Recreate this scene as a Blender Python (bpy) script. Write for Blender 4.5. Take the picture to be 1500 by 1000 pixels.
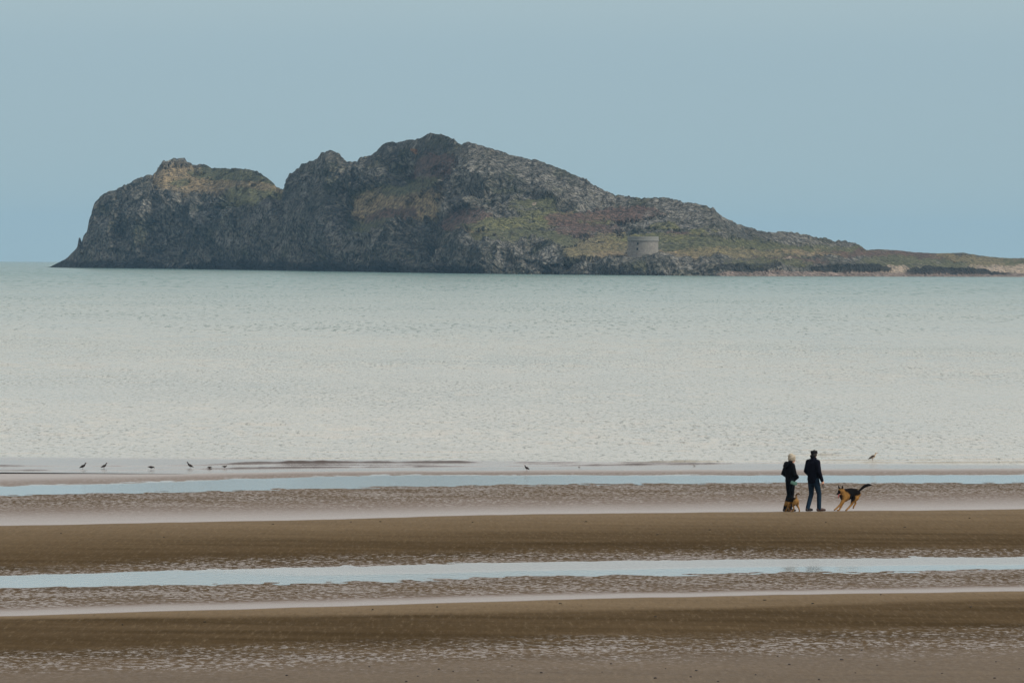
import bpy, math, random, time
import numpy as np
from mathutils import Matrix, Vector

scene = bpy.context.scene
for o in list(bpy.data.objects):
    bpy.data.objects.remove(o)
rng = np.random.default_rng(7)
random.seed(7)

# ------------------------------------------------------------------ camera
FPX = 10000.0                    # focal length in pixels of a 1500 px wide frame
CAMZ = 7.36
PITCH = -math.atan(125.0 / FPX)  # true level lies at row 375 in the middle of the frame
ROLL = 0.008
cam_d = bpy.data.cameras.new('camera')
cam_d.sensor_width = 36.0
cam_d.lens = 36.0 * FPX / 1500.0
cam_d.clip_start = 1.0
cam_d.clip_end = 60000.0
cam = bpy.data.objects.new('camera', cam_d)
scene.collection.objects.link(cam)
cp, sp = math.cos(PITCH), math.sin(PITCH)
FWD = np.array([0, cp, sp])
R0 = np.array([1.0, 0, 0]); U0 = np.array([0, -sp, cp])
RGT = math.cos(ROLL) * R0 + math.sin(ROLL) * U0
UPV = -math.sin(ROLL) * R0 + math.cos(ROLL) * U0
m = Matrix(((RGT[0], UPV[0], -FWD[0], 0), (RGT[1], UPV[1], -FWD[1], 0), (RGT[2], UPV[2], -FWD[2], CAMZ), (0, 0, 0, 1)))
cam.matrix_world = m
scene.camera = cam

# ------------------------------------------------------------------ sky, sun, exposure
SUN_EL, SUN_AZ = math.radians(40), math.radians(114)   # azimuth from +Y (out to sea) towards +X
world = bpy.data.worlds.new("World")
scene.world = world
world.use_nodes = True
nt = world.node_tree
nt.nodes.clear()
N = nt.nodes.new
sky = N('ShaderNodeTexSky'); sky.sky_type = 'NISHITA'; sky.sun_disc = False
sky.sun_elevation = SUN_EL; sky.sun_rotation = SUN_AZ
sky.dust_density = 3.0
bg1 = N('ShaderNodeBackground'); bg1.inputs[1].default_value = 0.05
nt.links.new(sky.outputs[0], bg1.inputs[0])
tc = N('ShaderNodeTexCoord'); sx = N('ShaderNodeSeparateXYZ')
nt.links.new(tc.outputs['Generated'], sx.inputs[0])
ramp = N('ShaderNodeValToRGB')
SKY = [(0.0, (.330, .455, .490)), (0.03, (.272, .395, .465)), (0.05, (.33, .43, .47)), (0.10, (.76, .72, .65)),
       (0.20, (1.05, .97, .87)), (0.6, (.80, .78, .76)), (1.0, (.55, .58, .62))]
cr = ramp.color_ramp
while len(cr.elements) < len(SKY):
    cr.elements.new(0.5)
for e, (p, c) in zip(cr.elements, SKY):
    e.position = p; e.color = (*c, 1)
cl = N('ShaderNodeMapRange'); cl.clamp = True
nt.links.new(sx.outputs[2], cl.inputs[0])
nt.links.new(cl.outputs[0], ramp.inputs[0])
bg2 = N('ShaderNodeBackground'); bg2.inputs[1].default_value = 1.0
nt.links.new(ramp.outputs[0], bg2.inputs[0])
add = N('ShaderNodeAddShader'); out = N('ShaderNodeOutputWorld')
nt.links.new(bg1.outputs[0], add.inputs[0]); nt.links.new(bg2.outputs[0], add.inputs[1])
nt.links.new(add.outputs[0], out.inputs[0])

sun_d = bpy.data.lights.new('sun', 'SUN')
sun_d.energy = 3.0; sun_d.angle = math.radians(3); sun_d.color = (1.0, .95, .87)
sun = bpy.data.objects.new('sun', sun_d)
scene.collection.objects.link(sun)
sd = Vector((math.sin(SUN_AZ) * math.cos(SUN_EL), math.cos(SUN_AZ) * math.cos(SUN_EL), math.sin(SUN_EL)))
sun.rotation_euler = sd.to_track_quat('Z', 'Y').to_euler()
sun.location = (60, -40, 60)
vs = scene.view_settings
vs.view_transform = 'Standard'; vs.look = 'None'; vs.exposure = 0.0; vs.gamma = 1.0
scene.cycles.max_bounces = 6
scene.cycles.volume_bounces = 0
try:
    scene.cycles.use_denoising = True
except Exception:
    pass

# ------------------------------------------------------------------ helpers
REARTH = 7.4e6                   # the sea follows the curve of the earth


def ray(px, py):
    px = np.asarray(px, float); py = np.asarray(py, float)
    return FWD * FPX + RGT * (px[..., None] - 750) + UPV * (500 - py[..., None])


def ground(px, py, z=0.0):
    d = ray(px, py)
    t = (z - CAMZ) / d[..., 2]
    return d[..., 0] * t, d[..., 1] * t


def atdepth(px, py, Y):
    d = ray(px, py)
    t = Y / d[..., 1]
    return d[..., 0] * t, CAMZ + d[..., 2] * t


def project(x, y, z):
    v = np.stack([x, y, z - CAMZ], -1)
    w = v @ FWD
    return 750 + FPX * (v @ RGT) / w, 500 - FPX * (v @ UPV) / w


_pt = np.random.default_rng(3).permutation(512).astype(np.int32)
_pt = np.concatenate([_pt, _pt, _pt])
_vt = (np.random.default_rng(4).random(1536) * 2 - 1).astype(np.float32)


def vnoise(x, y, z=None):
    x = np.asarray(x, np.float32); y = np.asarray(y, np.float32)
    x, y = np.broadcast_arrays(x, y)
    ix, iy = np.floor(x), np.floor(y)
    fx, fy = x - ix, y - iy
    ix = ix.astype(np.int32) & 511; iy = iy.astype(np.int32) & 511
    fx = fx * fx * (3 - 2 * fx); fy = fy * fy * (3 - 2 * fy)
    a0, a1 = _pt[ix], _pt[ix + 1]
    c00, c10, c01, c11 = _pt[a0 + iy], _pt[a1 + iy], _pt[a0 + iy + 1], _pt[a1 + iy + 1]
    if z is None:
        b0 = _vt[c00] + fx * (_vt[c10] - _vt[c00]); b1 = _vt[c01] + fx * (_vt[c11] - _vt[c01])
        return b0 + fy * (b1 - b0)
    z = np.asarray(z, np.float32); iz = np.floor(z); fz = z - iz; iz = iz.astype(np.int32) & 511; fz = fz * fz * (3 - 2 * fz)
    r = []
    for k in (0, 1):
        v = [_vt[c + iz + k] for c in (c00, c10, c01, c11)]
        b0 = v[0] + fx * (v[1] - v[0]); b1 = v[2] + fx * (v[3] - v[2])
        r.append(b0 + fy * (b1 - b0))
    return r[0] + fz * (r[1] - r[0])


def fbm(x, y, z=None, oct=4, gain=0.5):
    s = 0; a = 1; t = 0
    for k in range(oct):
        s = s + a * vnoise(x * 2 ** k + 17.3 * k, y * 2 ** k - 9.1 * k, None if z is None else z * 2 ** k + 5.7 * k)
        t += a; a *= gain
    return s / t


def ridged(x, y, z, oct=4, gain=0.5):
    s = 0; a = 1; t = 0
    for k in range(oct):
        s = s + a * (1 - 2 * np.abs(vnoise(x * 2 ** k + 31.3 * k, y * 2 ** k + 11.1 * k, z * 2 ** k + 3.7 * k)))
        t += a; a *= gain
    return s / t


def sstep(a, b, x):
    t = np.clip((x - a) / (b - a), 0, 1)
    return t * t * (3 - 2 * t)


def link(o, parent=None):
    scene.collection.objects.link(o)
    if parent is not None:
        o.parent = parent
    return o


def grid_object(name, X, Y, Z, mat, attrs=None, smooth=True):
    r, c = X.shape
    me = bpy.data.meshes.new(name)
    co = np.stack([X, Y, Z], -1).reshape(-1, 3)
    i = np.arange(r * c).reshape(r, c)
    f = np.stack([i[:-1, :-1], i[:-1, 1:], i[1:, 1:], i[1:, :-1]], -1).reshape(-1, 4)
    me.vertices.add(len(co)); me.vertices.foreach_set('co', co.ravel())
    me.loops.add(f.size); me.loops.foreach_set('vertex_index', f.ravel().astype(np.int32))
    me.polygons.add(len(f))
    me.polygons.foreach_set('loop_start', (np.arange(len(f)) * 4).astype(np.int32))
    me.polygons.foreach_set('loop_total', np.full(len(f), 4, np.int32))
    me.update(calc_edges=True)
    me.polygons.foreach_set('use_smooth', np.full(len(f), smooth))
    for k, v in (attrs or {}).items():
        a = me.color_attributes.new(k, 'FLOAT_COLOR', 'POINT')
        a.data.foreach_set('color', np.ascontiguousarray(v.reshape(-1, 4)).astype(np.float32).ravel())
    me.materials.append(mat)
    o = bpy.data.objects.new(name, me)
    return link(o)


def tag(o, label=None, cat=None, group=None, kind=None):
    for k, v in (('label', label), ('category', cat), ('group', group), ('kind', kind)):
        if v:
            o[k] = v
    return o


class Mat:
    """small wrapper for building node materials"""
    def __init__(s, name):
        s.m = bpy.data.materials.new(name); s.m.use_nodes = True
        s.t = s.m.node_tree; s.t.nodes.clear()
        s.out = s.t.nodes.new('ShaderNodeOutputMaterial')

    def n(s, typ, ins=None, **kw):
        nd = s.t.nodes.new('ShaderNode' + typ)
        for k, v in kw.items():
            setattr(nd, k, v)
        for k, v in (ins or {}).items():
            s.set(nd.inputs[k], v)
        return nd

    def set(s, sock, v):
        if isinstance(v, bpy.types.NodeSocket):
            s.t.links.new(v, sock)
        elif isinstance(v, bpy.types.Node):
            s.t.links.new(v.outputs[0], sock)
        else:
            if isinstance(v, (tuple, list)) and len(v) == 3 and sock.type == 'RGBA':
                v = (*v, 1)
            sock.default_value = v

    def math(s, op, a, b=0.0, c=None, clamp=False):
        nd = s.n('Math', operation=op, use_clamp=clamp)
        s.set(nd.inputs[0], a); s.set(nd.inputs[1], b)
        if c is not None:
            s.set(nd.inputs[2], c)
        return nd.outputs[0]

    def mix(s, f, a, b):
        nd = s.n('Mix', data_type='RGBA')
        s.set(nd.inputs[0], f); s.set(nd.inputs[6], a); s.set(nd.inputs[7], b)
        return nd.outputs[2]

    def rng(s, v, a, b, c=0.0, d=1.0):
        nd = s.n('MapRange', {0: v, 1: a, 2: b, 3: c, 4: d}, interpolation_type='SMOOTHSTEP')
        return nd.outputs[0]

    def coord(s, scale=(1, 1, 1), rot=(0, 0, 0)):
        c = s.n('TexCoord')
        mp = s.n('Mapping', {'Scale': scale, 'Rotation': rot})
        s.t.links.new(c.outputs['Object'], mp.inputs[0])
        return mp.outputs[0]

    def noise(s, vec, scale, detail=4, rough=.5, dist=0.0):
        nd = s.n('TexNoise', {'Vector': vec, 'Scale': scale, 'Detail': detail, 'Roughness': rough, 'Distortion': dist})
        return nd.outputs[0]

    def attr(s, name):
        a = s.n('Attribute', attribute_name=name)
        return a.outputs['Color']

    def sep(s, col):
        nd = s.n('SeparateColor', {0: col})
        return nd.outputs

    def bump(s, h, strength, dist):
        return s.n('Bump', {'Height': h, 'Strength': strength, 'Distance': dist}).outputs[0]

    def principled(s, **k):
        nd = s.t.nodes.new('ShaderNodeBsdfPrincipled')
        for a, v in k.items():
            s.set(nd.inputs[a.replace('_', ' ')], v)
        return nd

    def done(s, sh):
        s.t.links.new(sh.outputs[0] if isinstance(sh, bpy.types.Node) else sh, s.out.inputs[0])
        return s.m


# ------------------------------------------------------------------ beach
# boundaries of the sand bars and runnels, from the camera outwards: (pixel column, row) picks, level, (dryness tint, wet film, puddled ripples)
W = -60
BANDS = [
    ([(0, 1080), (1500, 1080)], .03, (.30, .16, .10)),
    ([(0, 1003), (750, 1000), (1500, 985)], .02, (.30, .17, .10)),
    ([(0, 990), (500, 977), (1000, 966), (1500, 955)], .01, (.30, .22, .35)),
    ([(0, 972), (500, 960), (1000, 950), (1500, 940)], .01, (.22, .22, .9)),
    ([(0, 958), (500, 945), (1000, 935), (1500, 922)], .02, (.10, .12, .5)),
    ([(0, 948), (500, 934), (1000, 924), (1500, 910)], .05, (.03, .0, .05)),
    ([(0, 925), (500, 915), (1000, 908), (1500, 893)], .09, (.10, .0, .0)),
    ([(0, 907), (500, 904), (1000, 895), (1500, 879)], .12, (.10, .0, .0)),
    ([(0, 904.5), (500, 898), (1000, 891), (1500, 873)], .12, (.62, .02, .0)),
    ([(0, 901.5), (500, 887.5), (1000, 874.5), (1500, 865.5)], .10, (.85, .04, .0)),
    ([(0, 900.5), (500, 886), (1000, 873), (1500, 864)], .095, (.5, 1.0, .0)),
    ([(0, 895), (500, 881), (1000, 869), (1500, 860)], .06, (.4, .85, .2)),
    ([(0, 889), (500, 875), (1000, 866), (1500, 857)], .03, (.25, .32, .9)),
    ([(0, 876), (500, 864), (1000, 853), (1500, 846)], .015, (.15, .22, 1.0)),
    ([(0, 861), (270, 857), (500, 851.5), (1000, 840), (1500, 834)], .0, (.12, .24, 1.0)),
    ([(0, 852), (500, 841), (1000, 830), (1500, 825)], -.07, (.2, .5, .0)),
    ([(0, 841.5), (270, 834), (500, 828.5), (750, 823.5), (1000, 819), (1500, 814.5)], .0, (.12, .24, 1.0)),
    ([(0, 835), (500, 821), (1000, 812), (1500, 809)], .02, (.12, .18, .8)),
    ([(0, 829), (500, 812), (1000, 804), (1500, 803)], .045, (.06, .05, .3)),
    ([(0, 820), (500, 804), (1000, 796), (1500, 795)], .07, (.03, .0, .03)),
    ([(0, 800), (500, 787), (1000, 778), (1500, 776)], .10, (.26, .0, .0)),
    ([(0, 781), (500, 770), (1000, 762), (1500, 757)], .12, (.62, .02, .0)),
    ([(0, 769.5), (400, 762.5), (750, 753.5), (1120, 750), (1500, 745.5)], .12, (.75, .05, .0)),
    ([(0, 768.5), (400, 761.5), (750, 752.5), (1120, 749), (1500, 744.5)], .118, (.5, 1.0, .0)),
    ([(0, 759), (400, 754), (750, 747), (1120, 743), (1500, 738)], .06, (.4, .80, .3)),
    ([(0, 748), (400, 744), (750, 738), (1120, 734), (1500, 727)], .02, (.28, .42, .8)),
    ([(0, 738), (400, 730), (750, 724), (1500, 716)], .01, (.18, .24, 1.0)),
    ([(0, 725), (180, 721.5), (400, 716.5), (650, 711.5), (900, 708.5), (1500, 706.5)], .0, (.16, .24, 1.0)),
    ([(0, 718), (400, 710), (750, 702), (1500, 700)], -.05, (.2, .5, .0)),
    ([(0, 711.5), (180, 708), (330, 702), (420, 695), (600, 694.5), (1000, 695.5), (1500, 694.5)], .0, (.3, .45, .8)),
    ([(0, 706), (300, 698), (450, 691.5), (750, 692.5), (1100, 691.5), (1500, 690)], .006, (.35, .60, .8)),
    ([(0, 700), (300, 694), (500, 689), (800, 689.5), (1500, 686.5)], .002, (.4, .95, .15)),
    ([(0, 693), (300, 689), (750, 684.5), (1500, 682)], -.03, (.4, 1.0, .0)),
    ([(0, 676), (1500, 668)], -.22, (.4, 1.0, .0)),
]
_bx, _by = [], []
for pts, z, pr in BANDS:
    p = np.array(pts, float)
    pp = np.interp(np.linspace(0, 1500, 31), p[:, 0], p[:, 1])
    # soften the corners of the picked polylines
    q = np.convolve(np.pad(pp, 3, mode='reflect', reflect_type='odd'), np.ones(7) / 7, 'valid')
    gx, gy = ground(np.linspace(0, 1500, 31), q, z)
    _bx.append(gx); _by.append(gy)


def beach_uv(x, y):
    """continuous band coordinate of world points"""
    x = np.asarray(x, float); y = np.asarray(y, float)
    ys = []
    wig = fbm(x * .22, x * 0 + .5, oct=3) * .5 + fbm(x * 1.1, y * .5, oct=3) * .22
    for k, (gx, gy) in enumerate(zip(_bx, _by)):
        yy = np.interp(x, gx, gy)
        lo = x < gx[0]; hi = x > gx[-1]
        sl = (gy[-1] - gy[0]) / (gx[-1] - gx[0])
        yy = np.where(lo, gy[0] + (x - gx[0]) * sl, yy)
        yy = np.where(hi, gy[-1] + (x - gx[-1]) * sl, yy)
        ys.append(yy)
    ys = np.array(ys)
    ys = np.maximum.accumulate(ys, 0)
    yw = y + wig
    u = np.zeros_like(x)
    for k in range(len(BANDS) - 1):
        a, b = ys[k], ys[k + 1]
        t = np.clip((yw - a) / np.maximum(b - a, 1e-3), 0, 1)
        u = np.where(yw > a, k + t, u)
    beyond = np.clip(y - ys[-1], 0, None)
    before = np.clip(ys[0] - y, 0, None)
    return u, beyond, before


_zk = np.array([b[1] for b in BANDS])
_pk = np.array([b[2] for b in BANDS])


def beach_z(x, y):
    u, beyond, before = beach_uv(x, y)
    z = np.interp(u, np.arange(len(BANDS)), _zk)
    rip = np.interp(u, np.arange(len(BANDS)), _pk[:, 2])
    z = z + .010 * fbm(x * .5, y * .3, oct=3) + rip * .014 * fbm(x * 2.6, y * 1.6, oct=3)
    z = z - np.minimum(beyond * .03, 2.5)
    dune = sstep(10, 100, before)
    z = z + dune * (5.2 + 1.2 * fbm(x * .05, y * .05 + 4, oct=4))
    return z


def spaced(edges):
    out = []
    for a, b, s in edges:
        out.append(np.arange(a, b, s))
    return np.concatenate(out + [[edges[-1][1]]])


ys = spaced([(-120, 60, 6), (60, 105, 1.5), (105, 250, .16), (250, 300, 2), (300, 400, 20)])
xs = spaced([(-320, -60, 13), (-60, -22, 1.2), (-22, 22, .14), (22, 60, 1.2), (60, 320, 13)])
X, Y = np.meshgrid(xs, ys)
Z = beach_z(X, Y)
u, _, _ = beach_uv(X, Y)
band = np.ones(X.shape + (4,))
for k in range(3):
    band[..., k] = np.interp(u, np.arange(len(BANDS)), _pk[:, k])

M = Mat('beach sand')
at = M.sep(M.attr('band'))
tint, wet, rip = at[0], at[1], at[2]
c1 = M.coord((1, 1, 1))
cs = M.coord((1, .35, 1))                 # ripples run along the shore
big = M.noise(M.coord((.12, .5, 1)), 1.0, 4, .55)
pud = M.noise(cs, 7.0, 6, .75, .4)
pud2 = M.noise(M.coord((.35, .35, 1)), 1.0, 3, .5)
fine = M.noise(c1, 14.0, 6, .7)
grain = M.noise(M.coord((1, .07, 1)), 11.0, 4, .75)
speck = M.noise(M.coord((1, .09, 1)), 4.0, 5, .8)
tn = M.math('ADD', tint, M.math('MULTIPLY', M.math('SUBTRACT', big, .5), .45), clamp=True)
dark = M.mix(M.rng(big, .3, .7), (.044, .030, .0145), (.060, .041, .021))
light = M.mix(fine, (.135, .098, .058), (.175, .130, .080))
sand = M.mix(tn, dark, light)
sand = M.mix(M.math('MULTIPLY', M.rng(fine, .35, .75), .4), sand, M.mix(.5, sand, (.035, .022, .012)))
sand = M.mix(M.math('MULTIPLY', M.rng(grain, .50, .80), .30), sand, (.22, .17, .11))
sand = M.mix(M.math('MULTIPLY', M.rng(grain, .48, .25), .35), sand, (.02, .014, .008))
sand = M.mix(M.math('MULTIPLY', M.rng(speck, .36, .26), .5), sand, (.02, .014, .008))
wetsand = M.mix(fine, (.085, .060, .042), (.135, .100, .074))
th = M.math('ADD', .60, M.math('MULTIPLY', M.math('SUBTRACT', pud2, .5), -.30))
th = M.math('SUBTRACT', th, M.math('MULTIPLY', rip, .12))
puddle = M.math('MULTIPLY', M.rng(M.math('SUBTRACT', pud, th), -.06, .12), M.rng(rip, .02, .5))
mound = M.math('MULTIPLY', M.rng(pud, .60, .40), rip)
wetv = M.math('ADD', wet, M.math('MULTIPLY', M.math('SUBTRACT', fine, .5), .30))
film = M.math('SUBTRACT', M.math('MAXIMUM', wetv, M.math('MULTIPLY', puddle, .72)), M.math('MULTIPLY', mound, .28), clamp=True)
col = M.mix(M.rng(wet, .1, .5), sand, wetsand)
hgt = M.math('ADD', M.math('MULTIPLY', pud, rip), M.math('MULTIPLY', fine, .25))
b1 = M.bump(hgt, .8, .05)
b2 = M.bump(M.math('ADD', pud, M.math('MULTIPLY', fine, .3)), .9, .06)
dry = M.principled(Base_Color=col, Roughness=.95, Normal=b1)
dry.inputs['Specular IOR Level'].default_value = .0
wetb = M.principled(Base_Color=wetsand, Roughness=.34, Normal=b2)
wetb.inputs['IOR'].default_value = 2.1
mx = M.n('MixShader', {0: film}); M.set(mx.inputs[1], dry.outputs[0]); M.set(mx.inputs[2], wetb.outputs[0])
SAND = M.done(mx)
beach = grid_object('beach', X, Y, Z, SAND, {'band': band})
tag(beach, 'brown tidal sand in long bars with wet rippled hollows between', 'beach', kind='structure')

# ------------------------------------------------------------------ water in the runnels
M = Mat('pool water')
ruf = M.sep(M.attr('ruffle'))[0]
nb = M.noise(M.coord((1, .5, 1)), 5.0, 4, .6)
b = M.bump(nb, M.math('MULTIPLY', ruf, 1.0), .12)
pw = M.principled(Base_Color=(.10, .12, .12), Roughness=M.math('ADD', .04, M.math('MULTIPLY', ruf, .22)), Normal=b)
pw.inputs['IOR'].default_value = 1.333
POOL = M.done(pw)


def pool(lo, hi, ruffle, label):
    gx = np.arange(-34, 34.01, .2)
    def edge(k):
        a, b = _bx[k], _by[k]
        sl = (b[-1] - b[0]) / (a[-1] - a[0])
        e = np.interp(gx, a, b)
        e = np.where(gx < a[0], b[0] + (gx - a[0]) * sl, e)
        return np.where(gx > a[-1], b[-1] + (gx - a[-1]) * sl, e)
    y0, y1 = edge(lo) - .9, edge(hi) + .9
    t = np.linspace(0, 1, 26)[:, None]
    Y = y0 * (1 - t) + y1 * t
    X = np.repeat(gx[None], 26, 0)
    Z = np.full(X.shape, -.002)
    px, py = project(X, Y, Z)
    r = np.clip(ruffle(X, Y, t + 0 * X), .10, 1)
    at = np.ones(X.shape + (4,)); at[..., 0] = r
    o = grid_object('pool_water', X, Y, Z, POOL, {'ruffle': at})
    tag(o, label, 'tide pool', kind='structure')
    return o


pool(14, 16, lambda x, y, t: sstep(.36, .52, t + .06 * fbm(x * .4, y * .4) ) * sstep(-7.5, -2.5, x + (t - .6) * 6) * .9,
     'long narrow pool of still water in the nearer hollow of the beach')
pool(27, 29, lambda x, y, t: sstep(.8, .95, t + .1 * fbm(x * .3, y * .3)) * .5,
     'thin blue strip of still water in the farther hollow of the beach')

# ------------------------------------------------------------------ sea
WAVES = [   # (picks along the crest, strength along the crest, height, front width)
    ([(0, 682.5), (200, 682.5), (300, 681.5), (390, 678.5), (520, 677.6), (705, 677.4), (900, 677.8), (1010, 676.5), (1150, 674.5), (1320, 674), (1500, 672.5)],
     [(0, .45), (200, .35), (290, .25), (330, .55), (385, .9), (500, .95), (560, .75), (700, .8), (715, .45), (950, .6), (1010, .8), (1030, .45), (1500, .45)], .050, .12),
    ([(0, 689.3), (110, 688.9), (330, 686.8), (450, 685), (640, 683.4), (800, 682.3), (1000, 680), (1150, 677.8), (1500, 677.5)],
     [(-200, .3), (40, .45), (110, .45), (150, .3), (260, .3), (300, .35), (420, .5), (560, .4), (640, .5), (700, .2), (960, .5), (1100, .3), (1150, .75), (1250, .4), (1300, .5), (1500, .4)], .06, .12),
    ([(0, 680), (420, 681.5), (600, 680.8), (900, 679), (1500, 675.2)],
     [(0, 0), (380, .1), (420, .5), (600, .5), (660, .1), (820, .4), (1000, .4), (1050, .0), (1500, .2)], .045, .10),
    ([(0, 672), (500, 671), (740, 669), (900, 668), (1100, 667.2), (1190, 666.6), (1215, 667), (1500, 667)],
     [(0, .1), (600, .25), (780, .05), (1000, .1), (1100, .3), (1175, .5), (1190, 1), (1216, .9), (1235, .3), (1400, .3), (1500, .1)], .05, .12),
    ([(0, 664), (700, 662), (1500, 659)], [(0, .3), (300, .1), (700, .4), (900, .1), (1200, .35), (1500, .1)], .045, .14),
    ([(0, 652), (700, 650), (1500, 648)], [(0, .1), (300, .3), (700, .1), (900, .35), (1200, .1), (1500, .3)], .05, .16),
]
near = spaced([(228, 251, .06), (251, 262, .2)])[:-1]
far = 262 * np.exp(np.linspace(0, math.log(3000 / 262.), 1650))
far2 = 3000 * np.exp(np.linspace(0, math.log(5.0), 90))[1:]
yy = np.concatenate([near, far, far2])
a = np.concatenate([np.linspace(-1, -.07, 24)[:-1], np.linspace(-.07, .07, 540), np.linspace(.07, 1, 24)[1:]])
Y = np.repeat(yy[:, None], len(a), 1)
half = np.interp(yy, [0, 300, 3000, 15000], [330, 420, 3200, 7000])
X = np.empty_like(Y)
for i, h in enumerate(half):
    core = yy[i] * 1.25          # keep the fine columns over the width the picture needs
    w = np.sign(a) * np.where(np.abs(a) <= .07, np.abs(a) * core, .07 * core + (np.abs(a) - .07) / .93 * (h - .07 * core))
    X[i] = w
Z = -(X ** 2 + Y ** 2) / (2 * REARTH)
nearm = 1 - sstep(300, 1200, Y)
dyr = np.gradient(yy)[:, None]
for L, am in ((1.5, .035), (2.9, .065), (6.0, .09), (13.0, .09), (29.0, .09)):
    fade = np.clip((L / (2.6 * dyr) - .6) / .8, 0, 1) * sstep(243, 275, Y) * (1 - sstep(2200, 3000, Y))
    Z = Z + am * (.62 + .38 * sstep(300, 500, Y)) * (1 - .6 * sstep(350, 1500, Y)) * fade * (1 - 2 * np.abs(vnoise(X / (L * .38) + .25 * Y / L, Y / L * .9 + L))) * (.6 + .6 * vnoise(X / (9 * L), Y / (14 * L)))
for pts, st, h, wd in WAVES:
    p = np.array(pts, float); s = np.array(st, float)
    gx, gy = ground(p[:, 0], p[:, 1])
    sx_ = np.interp(s[:, 0], p[:, 0], gx)
    rows = Y[:, 0] < 275
    xr, yr = X[rows], Y[rows]
    cy = np.interp(xr, gx, gy) + .22 * fbm(xr * .30, xr * 0 + h * 90, oct=3)
    am = np.interp(xr, sx_, s[:, 1]) * (.75 + .5 * fbm(xr * 1.3, xr * 0 + h * 50, oct=3))
    am = np.clip(am, 0, 1.1) * (.45 + .75 * sstep(-.30, .05, fbm(xr * .45, xr * 0 + h * 31, oct=3)))
    d = yr - cy
    prof = np.where(d < 0, np.exp(-(d / (wd * .7)) ** 2), np.exp(-(d / .45) ** 2))
    Z[rows] += 1.7 * h * am * prof
# the sheet's near edge dips under the sand so that the shore is where sand and water meet
NR = int((yy < 262).sum())
u, _, _ = beach_uv(X[:NR], Y[:NR])
dip = sstep(30.2, 31.3, u)
Z[:NR] = Z[:NR] * dip - .06 * (1 - dip) + .008 * dip
shal = np.ones(X.shape + (4,))
shal[..., 0] = (1 - np.clip((np.log(Y) - math.log(240)) / math.log(2600 / 240.), 0, 1)) ** 1.15
shal[..., 1] = 1 - sstep(243.5, 246.5, Y)

M = Mat('sea water')
sh = M.sep(M.attr('shallow'))
cw = M.coord((1, .22, 1))
streak = M.noise(M.coord((.055, .012, 1)), 1.0, 5, .6)
swell = M.noise(cw, 1.1, 8, .72, .4)
chop = M.noise(M.coord((1, .20, 1)), 4.5, 6, .7, .3)
patch = M.noise(M.coord((.004, .0012, 1)), 1.0, 4, .55)
deep = M.mix(patch, (.055, .110, .100), (.070, .130, .115))
turb = M.mix(streak, (.26, .25, .20), (.31, .295, .24))
edge = (.045, .032, .024)
colw = M.mix(sh[0], deep, turb)
d1 = M.noise(M.coord((4.6, .65, 1)), 1.0, 4, .7)
d2 = M.noise(M.coord((1.7, .10, 1)), 1.0, 4, .7)
d3 = M.noise(M.coord((.75, .026, 1)), 1.0, 4, .7)
wgt = M.rng(sh[0], .50, .62); wgt2 = M.rng(sh[0], .18, .26)
dn = M.n('Mix', {0: wgt, 2: M.n('Mix', {0: wgt2, 2: d3, 3: d2}).outputs[0], 3: d1}).outputs[0]
gust = M.noise(M.coord((.03, .010, 1)), 1.0, 4, .6)
dash = M.rng(M.math('ADD', dn, M.math('MULTIPLY', M.math('SUBTRACT', gust, .5), .22)), .54, .64)  # shaded wave faces, painted into the water colour as short dark dashes
lite = M.rng(dn, .46, .34)
colw = M.mix(M.math('MULTIPLY', dash, .8), colw, (.03, .05, .045))
colw = M.mix(M.math('MULTIPLY', lite, .10), colw, (.42, .42, .38))
colw = M.mix(sh[1], colw, edge)
hh = M.math('ADD', M.math('MULTIPLY', swell, 1.0), M.math('MULTIPLY', chop, .7))
b = M.bump(hh, M.math('MULTIPLY', M.math('ADD', .16, sh[0]), .62), M.math('MULTIPLY', M.math('SUBTRACT', 1.0, M.math('MULTIPLY', sh[1], .85)), .30))
ro = M.math('ADD', .16, M.math('MULTIPLY', M.math('SUBTRACT', streak, .5), .15))
pw = M.principled(Base_Color=colw, Roughness=ro, Normal=b)
pw.inputs['IOR'].default_value = 1.333
M.set(pw.inputs['Specular IOR Level'], M.math('ADD', .20, M.math('MULTIPLY', sh[0], .28)))
body = M.n('BsdfDiffuse', {'Color': M.mix(sh[0], (.10, .165, .150), (.17, .175, .15)), 'Normal': b})
bf = M.math('ADD', M.math('MULTIPLY', dash, M.math('SUBTRACT', .60, M.math('MULTIPLY', sh[0], .20))), M.math('MULTIPLY', M.math('SUBTRACT', 1.0, sh[0]), .38))  # far water painted darker too, for wave faces too small to resolve
bf = M.math('SUBTRACT', bf, M.math('MULTIPLY', lite, .05), clamp=True)
bf = M.math('MULTIPLY', bf, M.math('SUBTRACT', 1.0, sh[1]))
mw = M.n('MixShader', {0: bf}); M.set(mw.inputs[1], pw.outputs[0]); M.set(mw.inputs[2], body.outputs[0])
SEA = M.done(mw)
sea = grid_object('sea', X, Y, Z, SEA, {'shallow': shal})
tag(sea, 'pale grey green sea with small ripples reaching the horizon', 'sea', kind='structure')

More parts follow.
